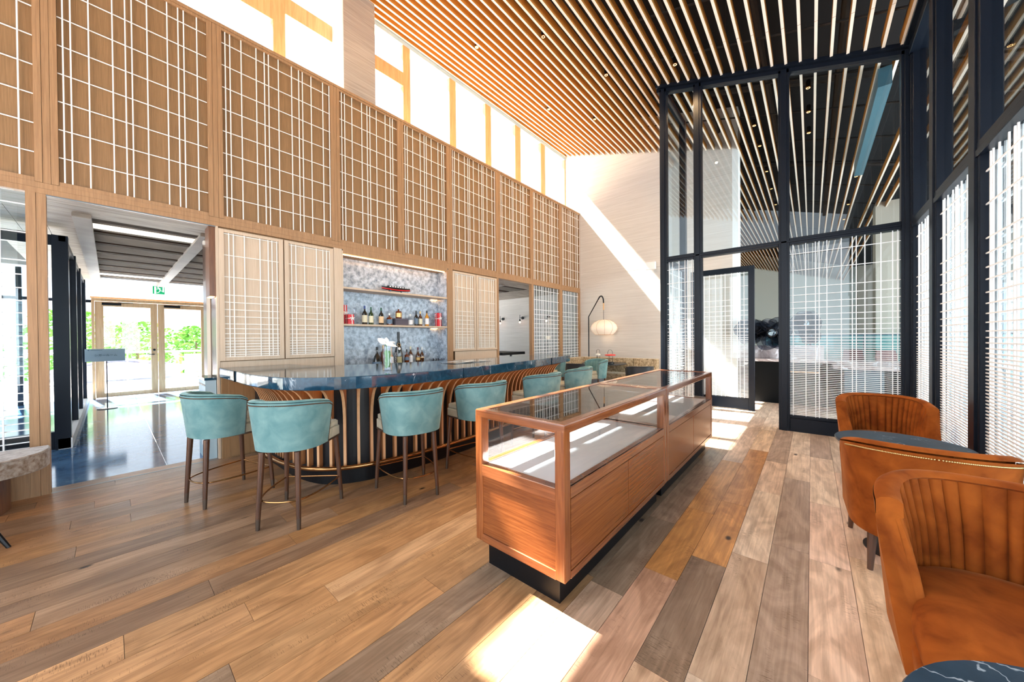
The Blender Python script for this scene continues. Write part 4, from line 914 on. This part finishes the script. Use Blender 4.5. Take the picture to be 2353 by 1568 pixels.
gift(XB-.05, 2.46, ZS, .045, .31, 'tall red gift box with white ribbon at the left end of the middle niche shelf')
gift(XB+.06, 2.515, ZS, .048, .155, 'short red gift box with white bow in front of the taller one')
gift(XB, 4.30, ZS, .045, .27, 'tall crimson gift box with white bows at the right end of the middle niche shelf')
def stem(x, y, z, lb, kind, group):
    t = thing('glass', lb, 'glass', (x, y, z), 0, group)
    if kind == 'tumbler': MB().lathe([(.034, 0), (.038, .09), (.036, .09), (.032, .012), (.001, .012)], n=14, cap=True).build('bowl', 'tumbler_glass', t, 40)
    else:
        bw = {'martini': [(.004, .10), (.058, .165), (.056, .165)], 'flute': [(.004, .10), (.026, .15), (.024, .25), (.022, .25)], 'wine': [(.004, .09), (.040, .13), (.036, .20), (.034, .20)], 'snifter': [(.004, .04), (.042, .075), (.030, .125), (.028, .125)]}[kind]
        b_ = MB().lathe(bw, n=16, cap=False).build('bowl', 'tumbler_glass', t, 60)
        MB().tube([(0, 0, .004), (0, 0, bw[0][1]+.004)], .0035, 6).lathe([(.034, 0), (.034, .002), (.004, .006)], n=16).build('stem', 'tumbler_glass', t, 40)
for i, y in enumerate((2.50, 2.63, 2.75, 2.87)): stem(XB+.05, y, ZC, ['first', 'second', 'third', 'fourth'][i]+' from the left of the four martini glasses on the back counter', 'martini', 'row of martini glasses at the left of the niche')
for i, (x, y) in enumerate(((4.10, 0), (4.10, .09), (4.19, .04), (4.19, -.05), (4.28, .03), (4.28, -.06), (4.36, .02))): stem(XB+.05+y, x, ZC, 'clear tumbler, '+['leftmost', 'second', 'third', 'fourth', 'fifth', 'sixth', 'rightmost'][i]+' of the cluster at the right end of the back counter', 'tumbler', 'clear tumblers at the right of the niche')
stem(XB+.02, 3.98, ZC, 'stemmed wine glass just right of the brown bottles on the back counter', 'wine', None); stem(XB-.07, 4.06, ZC, 'stemmed wine glass behind the tumblers on the back counter', 'wine', None)
stem(XB+.05, 2.61, ZS, 'short snifter glass beside the red gifts', 'snifter', None); stem(XB-.05, 2.64, ZS, 'tall flute glass behind the snifter near the left gifts', 'flute', None); stem(XB+.05, 4.13, ZS, 'round snifter glass near the right gift box', 'snifter', None); stem(XB-.03, 4.11, ZS, 'tall flute behind the right snifter', 'flute', None); stem(XB+.02, 4.21, ZS, 'tall flute glass touching the crimson gift box', 'flute', None)
bottle(XB, 3.0, ZC, .34, .078, 'dark_bottle', 'black_cap', 'blue_label', 'black bell shaped bottle with pale ornament on the back counter', 'bell', lab=(.06, .25))
bottle(XB-.1, 3.17, ZC, .36, .05, 'amber', 'gold_cap', None, 'tall amber bottle behind the glass vase'); bottle(XB+.10, 3.21, ZC, .33, .038, 'honey', 'gold_cap', 'white_label', 'pale gold bottle between the vase and the magnum', 'slope')
bm_ = bottle(XB+.02, 3.40, ZC, .60, .075, 'dark_bottle', 'black_cap', 'olive_label', 'large black magnum bottle with white vertical lettering and olive label', 'slope', cap=.22, lab=(.06, .26), ang=(-50, 15))
ca, sa = math.cos(R(-71)), math.sin(R(-71)); cb, sb = math.cos(R(-161)), math.sin(R(-161))
try: text_mesh('lettering', 'CARBON', .052, 'white_label', bm_, Matrix(((0, cb, ca, ca*.0752), (0, sb, sa, sa*.0752), (1, 0, 0, .125), (0, 0, 0, 1))), .002)
except Exception as e: print('text', e)
MB().lathe([(.001, 0), (.022, .001), (.026, .004), (.001, .005)], n=12).build('emblem', 'white_label', bm_).matrix_local = Matrix.Translation((.058, -.02, .30)) @ Matrix.Rotation(R(75), 4, 'Y')
MB().tube([(.03*math.cos(a*.5236), .03*math.sin(a*.5236), 0) for a in range(12)], .004, 5, closed=True).build('gold_wreath', 'gold_cap', bm_, 50).matrix_local = Matrix.Translation((.050, -.02, .37)) @ Matrix.Rotation(R(65), 4, 'Y')
bottle(XB+.03, 3.56, ZC, .28, .042, 'amber', 'black_cap', 'blue_label', 'amber bottle with slanted dark label right of the magnum', 'squat', lab=(.3, .5))
bottle(XB, 3.66, ZC, .33, .041, 'brown_bottle', 'cream_label', 'white_label', 'brown bottle with cream cap and white label'); bottle(XB, 3.82, ZC, .31, .046, 'brown_bottle', 'plum_cap', 'gold_cap', 'brown rounded bottle with plum cap', 'bulb', lab=(.22, .40)); bottle(XB, 3.91, ZC, .31, .042, 'brown_bottle', 'white_enamel', 'peach_label', 'rounded brown bottle with white cap at the right of the group', 'bulb', lab=(.35, .42))
# model boat
t = thing('model_boat', 'dark red and black lacquered model boat on two small stands on the upper shelf', 'ornament', (-5.64, 3.37, 2.283))
hull = []
for i in range(13):
    u = -1+2*i/12; wdt = .045*(1-abs(u)**3)+.002; lift = .02*abs(u)**2
    hull.append([(-wdt, .28*u, .085+lift), (-wdt*.7, .28*u, .045+lift), (0, .28*u, .03+lift), (wdt*.7, .28*u, .045+lift), (wdt, .28*u, .085+lift)])
MB().grid(hull).build('hull', 'black_cap', t, 60)
MB().grid([[(r_[3][0]*1.08, r_[3][1], r_[3][2]-.004), (r_[3][0]*1.25+.001, r_[3][1], r_[3][2]+.012)] for r_ in hull]).build('red_stripe', 'red_card', t)
MB().add([r_[0] for r_ in hull]+[r_[4] for r_ in hull][::-1], [tuple(range(26))]).box(-.032, .032, -.17, .15, .087, .118).build('cabin', 'black_cap', t, bevel=.003)
for i in range(6): MB().box(.0322, .0335, -.15+.05*i, -.12+.05*i, .094, .112).build('window', 'white_label', t)
for y in (-.12, .10): MB().box(-.02, .02, y-.006, y+.006, 0, .045).build('stand', 'blue_label', t)
# vase with leaves and white petals on the bar
t = thing('flower_vase', 'clear cylinder vase holding green leaves and a white orchid on the bar', 'vase', (-3.42, 1.93, HB))
MB().lathe([(.048, 0), (.048, .26), (.044, .26), (.044, .014), (.001, .014)], n=24).build('glass_cylinder', 'tumbler_glass', t, 40)
rg = random.Random(3); mm = MB()
for i in range(110):
    a = rg.uniform(0, 6.28); z = rg.uniform(.02, .17); L_ = rg.uniform(.03, .06); r_ = rg.uniform(.008, .026); c = Vector((r_*math.cos(a), r_*math.sin(a), z)); u = Vector((.3*math.cos(a*3), .3*math.sin(a*3), 1)).normalized()*L_; v = Vector((-math.sin(a), math.cos(a), 0))*.018
    mm.add([c, c+u*.5+v, c+u, c+u*.5-v], [(0, 1, 2, 3)])
mm.build('leaves', 'leaf', t, recalc=False)['kind'] = 'stuff'
MB().tube([(0, 0, .15), (-.01, -.005, .26), (-.04, -.025, .31)], .003, 6).build('stalk', 'leaf', t)
for i, (dx, dy, dz, L_, wd) in enumerate(((-.75, -.55, .62, .11, .030), (-.5, -.5, .35, .10, .032), (.35, .5, .12, .10, .034), (.75, .55, -.25, .13, .022), (.1, .0, .8, .07, .028), (.5, .2, -.05, .10, .03))):
    u = Vector((dx, dy, dz)).normalized(); v = u.orthogonal().normalized(); w2 = u.cross(v); c = Vector((-.01, -.01, .285)); rows = []
    for q in range(7): s_ = q/6; ww = wd*math.sin(math.pi*min(1, s_*.92+.08)); rows.append([tuple(c+u*L_*s_+v*ww*k_+w2*(.012*math.sin(math.pi*s_)-.25*ww*k_*k_)) for k_ in (-1, -.5, 0, .5, 1)])
    MB().grid(rows).build('petal', 'petal', t, 60)

# ================================================================== FAR LOUNGE
t = thing('corner_sofa', 'crushed gold velvet banquette along the far corner beneath the white wall', 'sofa', (0, 0, 0))
def cushions(par, segs, mat, name):
    for (x0, x1, y0, y1, z0, z1) in segs: MB().box(x0, x1, y0, y1, z0, z1).build(name, mat, par, 40, bevel=.03, seg=3)
xs = [-5.40, -4.85, -4.35, -3.75, -3.1]
cushions(t, [(a+.004, b_-.004, 9.48, 9.66, .42, .87) for a, b_ in zip(xs[:-1], xs[1:])], 'gold_velvet', 'back_cushion')
cushions(t, [(a+.003, b_-.003, 8.98, 9.5, .26, .47) for a, b_ in zip(xs[:-1], xs[1:])], 'gold_velvet', 'seat_cushion')
cushions(t, [(-5.48, -5.30, a+.004, b_-.004, .42, .87) for a, b_ in ((7.4, 8.1), (8.1, 8.8), (8.8, 9.47))], 'gold_velvet', 'back_cushion'); cushions(t, [(-5.30, -4.90, a+.003, b_-.003, .26, .47) for a, b_ in ((7.4, 8.1), (8.1, 8.95))], 'gold_velvet', 'seat_cushion')
MB().box(-5.44, -3.12, 9.05, 9.66, 0, .26).box(-5.44, -4.95, 7.42, 9.05, 0, .26).build('plinth', 'walnut', t)
t = round_table(-4.36, 8.95, .60, .745, 'dark round cafe table in front of the gold banquette', 'charcoal_leather')
def lantern(x, y, lb, top, bot, s=1):
    t = thing('lantern', lb, 'lantern', (x, y, .745))
    MB().lathe([(.10*s, 0), (.11*s, .01), (.11*s, .06), (.09*s, .075)], n=24).build('base', bot, t, 40)
    for k in range(3): a = R(120*k+40); MB().tube([(.06*s*math.cos(a), .06*s*math.sin(a), .07), (.06*s*math.cos(a), .06*s*math.sin(a), .28)], .005, 6).build('post', 'black_metal', t)
    MB().lathe([(.09*s, .275), (.14*s if top == 'red_enamel' else .075*s, .285), (.14*s if top == 'red_enamel' else .075*s, .32), (.05*s, .335)], n=24).build('shade', top, t, 40)
    t.scale = (1, 1, .8)
    MB().tube([(-.065*s, 0, .30)]+[(-.065*s*math.cos(R(a)), 0, .38+.10*math.sin(R(a))) for a in range(0, 181, 20)]+[(.065*s, 0, .30)], .005, 6).build('handle', 'black_metal', t, 60)
lantern(-4.07, 8.72, 'larger table lantern with red disc shade and black base', 'red_enamel', 'black_cap'); lantern(-4.50, 8.88, 'smaller table lantern with white top and red base', 'white_enamel', 'red_enamel', .8)
def tub(x, y, rz, lb, mat, sc_=1):
    t = thing('tub_chair', lb, 'chair', (x, y, 0), R(rz)); t.scale = (sc_,)*3
    O, I, ths, top, plan = shell(.27, .27, .05, .30, .78, R(108), .15, .06, .06, 0, 0, N=30, M=5)
    mb = MB().grid(O); mb.build('back_shell', mat, t, 60); mb = MB().grid(I); capends(mb, O, I); mb.build('back_lining', mat, t, 60)
    MB().prism([(-.25, -.1), (-.25, .26), (.25, .26), (.25, -.1), (.15, -.22), (-.15, -.22)], .30, .46).build('seat', mat, t, 40, bevel=.02)
    for a, b_ in ((-.2, .2), (.2, .2), (-.17, -.16), (.17, -.16)): leg(MB(), a*1.15, b_*1.15, 0, a, b_, .31, .01, .016, 8).build('leg', 'black_metal', t, 40)
tub(-4.62, 7.95, 10, 'black leather tub chair beside the cafe table, seen above the bar end', 'charcoal_leather'); tub(-3.02, 8.0, 35, 'dark grey leather tub chair with sunlit back, right of the cafe table', 'charcoal_leather'); tub(-4.02, 7.75, 5, 'grey velvet tub chair between the last bar stool and the cafe table', 'grey_velvet', .86)
# arm lamp with paper shade
t = thing('arm_lamp', 'lit ribbed paper shade hanging from a bent black wall arm over the banquette', 'lamp', (0, 9.42, 0))
MB().tube([(-5.13, .10, .875), (-5.13, .10, 2.09), (-4.76, 0, 2.58)], .016, 8).build('arm', 'black_metal', t, 50)
MB().tube([(-4.76, 0, 2.58)]+crom([(-4.76, 0, 2.58), (-4.70, 0, 2.66), (-4.64, 0, 2.66), (-4.60, 0, 2.58), (-4.59, 0, 2.46)], 4)[1:], .020, 8).build('elbow', 'black_metal', t, 50)
MB().tube([(-4.59, 0, 2.46), (-4.59, 0, 2.26)], .020, 10).build('wooden_grip', 'pine', t, 40); MB().tube([(-4.59, 0, 2.26), (-4.59, 0, 1.95)], .006, 6).build('cord', 'black', t)
prf = [(.06, .225), (.17, .205), (.28, .150), (.355, .07), (.38, -.01), (.37, -.07), (.335, -.13), (.265, -.205), (.25, -.215)]
sh = MB().lathe([(a, b_) for a, b_ in reversed(prf)], (-4.58, 0, 1.75), 48, cap=False).build('lamp_shade', 'lamp_paper', t, 60)
for k in range(10):
    a = R(36*k+10); MB().tube([(-4.58+r_*1.005*math.cos(a), r_*1.005*math.sin(a), 1.75+z_) for r_, z_ in prf], .0035, 5).build('rib', 'lamp_rib', sh)
MB().tube([(-4.58+.252*math.cos(R(a)), .252*math.sin(R(a)), 1.535) for a in range(0, 360, 15)], .006, 6, closed=True).build('rim', 'lamp_rib', sh)
ld = bpy.data.lights.new('lamp_bulb', 'POINT'); ld.energy = 1.5; ld.color = (1, .75, .5); ld.shadow_soft_size = .08; lo_ = bpy.data.objects.new('lamp_bulb', ld); lo_.location = (-4.58, 9.42, 1.48); col.objects.link(lo_)
t = thing('wall_speaker', 'small white box speaker on the far wall left of the partition', 'speaker', (-3.28, YW-.1, 3.38)); MB().box(-.13, .13, -.09, .0, -.1, .1).build('body', 'white_paint', t, bevel=.015, seg=3); MB().box(-.03, .03, 0, .1, -.03, .03).build('bracket', 'white_paint', t)

# ================================================================== LEFT BENCH AND CHAIR EDGE
t = thing('curved_bench', 'rounded end of a silver brown crushed velvet bench below the left lattice screen', 'bench', (0, 0, 0))
pl = crom([(-5.44, -.385), (-5.28, -.375), (-5.12, -.42), (-5.0, -.52), (-4.95, -.66), (-4.93, -1.0), (-4.93, -3.0)], 5)
MB().prism(pl+[(-5.44, -3.0)], .33, .486).build('seat_cushion', 'silver_velvet', t, 40, bevel=.012, seg=3)
MB().tube([(x, y, .474) for x, y in pl], .005, 6).build('piping', 'silver_velvet', t, 60)
MB().prism([(-5.44, -.62)]+crom([(-5.3, -.58), (-5.14, -.62), (-5.04, -.74), (-5.0, -.95), (-5.0, -3.0)], 5)+[(-5.44, -3.0)], 0, .33).build('plinth', 'chair_leg_wood', t, 40)
t = thing('lounge_chair', 'grey velvet chair with tapered black leg cut off by the left picture edge', 'chair', (-4.42, -.92, 0), R(120))
O, I, ths, top, plan = shell(.30, .30, .05, .40, .84, R(100), .10, .1, .07, 0, 0, N=30, M=5)
mb = MB().grid(O); mb.build('back_shell', 'grey_velvet', t, 60); mb = MB().grid(I); capends(mb, O, I); mb.build('back_lining', 'grey_velvet', t, 60)
MB().prism([(-.27, -.1), (-.27, .3), (.27, .3), (.27, -.1), (.15, -.24), (-.15, -.24)], .36, .47).build('seat', 'grey_velvet', t, 40, bevel=.02)
for a, b_ in ((-.22, .24), (.22, .24), (-.2, -.2), (.2, -.2)): leg(MB(), a*1.6, b_*1.6, 0, a, b_, .37, .012, .024, 8).build('leg', 'black_metal', t, 40)

# ================================================================== HALL FURNITURE SEEN THROUGH THE PARTITION
t = thing('reception_counter', 'black fronted reception counter with veined marble top beyond the doorway', 'counter', (0, 0, 0))
MB().box(-1.28, 2.4, 9.42, 9.95, 0, .90).build('front_panel', 'matte_black', t); MB().box(-1.29, 2.45, 9.36, 10.0, .90, .955).build('marble_top', 'hall_marble', t, bevel=.004); MB().box(-1.28, .2, 9.80, 9.95, .957, 1.24).build('marble_upstand', 'hall_marble', t, bevel=.004)
t = thing('side_counter', 'blue grey lower counter block right of the reception counter', 'counter', (0, 0, 0)); MB().box(.45, .95, 8.7, 9.2, 0, .84).build('block', 'slate_blue', t, bevel=.004); MB().box(.3, 1.6, 8.62, 9.28, .84, .90).build('top', 'hall_marble', t, bevel=.004)
def gauze(x, y, z, s, lb, seed):
    t = thing('gauze_flower', lb, 'sculpture', (x, y, z), 0, None); rg = random.Random(seed)
    for k in range(11):
        a = k*2.4; u = Vector((math.cos(a), -.35*rg.random(), math.sin(a))); R0 = s*(.25+.05*k % .6); rows = []
        rr = s*rg.uniform(.42, .62); ctr = u*s*(.30+.025*k); n_ = Vector((u.x*.3, -1+rg.uniform(-.3, .3), u.z*.3)).normalized(); e1 = n_.orthogonal().normalized(); e2 = n_.cross(e1)
        for i in range(6):
            q = .18+.82*i/5; rows.append([tuple(ctr+(e1*math.cos(R(b_))+e2*math.sin(R(b_)))*rr*q + n_*(rr*.35*q*q+.16*s*math.sin(R(b_*3)+k)*q*q)) for b_ in range(0, 360, 18)])
        o = MB().grid(rows, closed=True).build('petal', 'mesh_black', t, 70, recalc=False)
        MB().tube([rows[-1][i] for i in range(20)], .004, 4, closed=True).build('petal_rim', 'black', o)
    MB().lathe([(.001, 0), (s*.17, .002), (s*.19, .012), (.001, .016)], n=20).build('centre', 'sign_grey', t).matrix_local = Matrix.Translation((0, -s*.38, 0)) @ Matrix.Rotation(R(90), 4, 'X')
    MB().tube([(s*.22*math.cos(R(b_)), -s*.34, s*.22*math.sin(R(b_))) for b_ in range(0, 360, 18)], s*.07, 8, closed=True).build('inner_ring', 'bar_base', t, 60)
    MB().tube([(0, .02, -s*.5), (0, .02, -(z-1.24))] if z-s*.5 > 1.26 else [(0, .02, -s*.4), (0, .02, -s*.45)], .012).build('stem', 'black', t)
gauze(-.66, 9.65, 1.53, .36, 'large black gauze flower sculpture on the counter in the open doorway', 1); gauze(-1.08, 9.62, 1.58, .30, 'black gauze flower sculpture behind the sliding lattice door', 2); gauze(-.08, 9.72, 1.72, .26, 'grey gauze flower sculpture with round centre behind the right lattice pane, upper one', 3); gauze(-.02, 9.87, 1.46, .18, 'smaller grey gauze flower low behind the right lattice pane', 4)
t = thing('glass_balustrade', 'turquoise tinted glass balustrade across the hall', 'balustrade', (0, 12.4, 0))
for i in range(5): MB().box(-1.0+1.0*i+.01, -.02+1.0*i, 0, .02, .1, 1.45).build('glass_panel', 'balustrade_glass', t)
MB().box(-1.05, 4.0, -.015, .035, 1.45, 1.48).build('handrail', 'slate_blue', t)
for x in (-1.0, 0, 1.0, 2.0, 3.0, 4.0): MB().box(x-.015, x+.005, -.01, .03, 0, 1.45).build('post', 'slate_blue', t)
for i, (x, y, lb) in enumerate(((.75, 11.3, 'plum coloured chair back behind the side counter, left one'), (1.35, 11.0, 'plum coloured chair back behind the side counter, right one'))):
    t = thing('hall_chair', lb, 'chair', (x, y, 0), R(180+20*i)); MB().add([(-.25, -.2, .42), (.25, -.2, .42), (.16, -.32, 1.12), (-.16, -.32, 1.12), (-.25, -.15, .42), (.25, -.15, .42), (.16, -.28, 1.12), (-.16, -.28, 1.12)], [(0, 1, 2, 3), (4, 7, 6, 5), (0, 4, 5, 1), (1, 5, 6, 2), (2, 6, 7, 3), (3, 7, 4, 0)]).build('back', 'plum_seat', t); MB().box(-.25, .25, -.2, .28, .40, .47).build('seat', 'plum_seat', t, bevel=.015)
    for a, b_ in ((-.21, -.16), (.21, -.16), (-.21, .24), (.21, .24)): MB().tube([(a, b_, 0), (a, b_, .41)], .012).build('leg', 'black_metal', t)
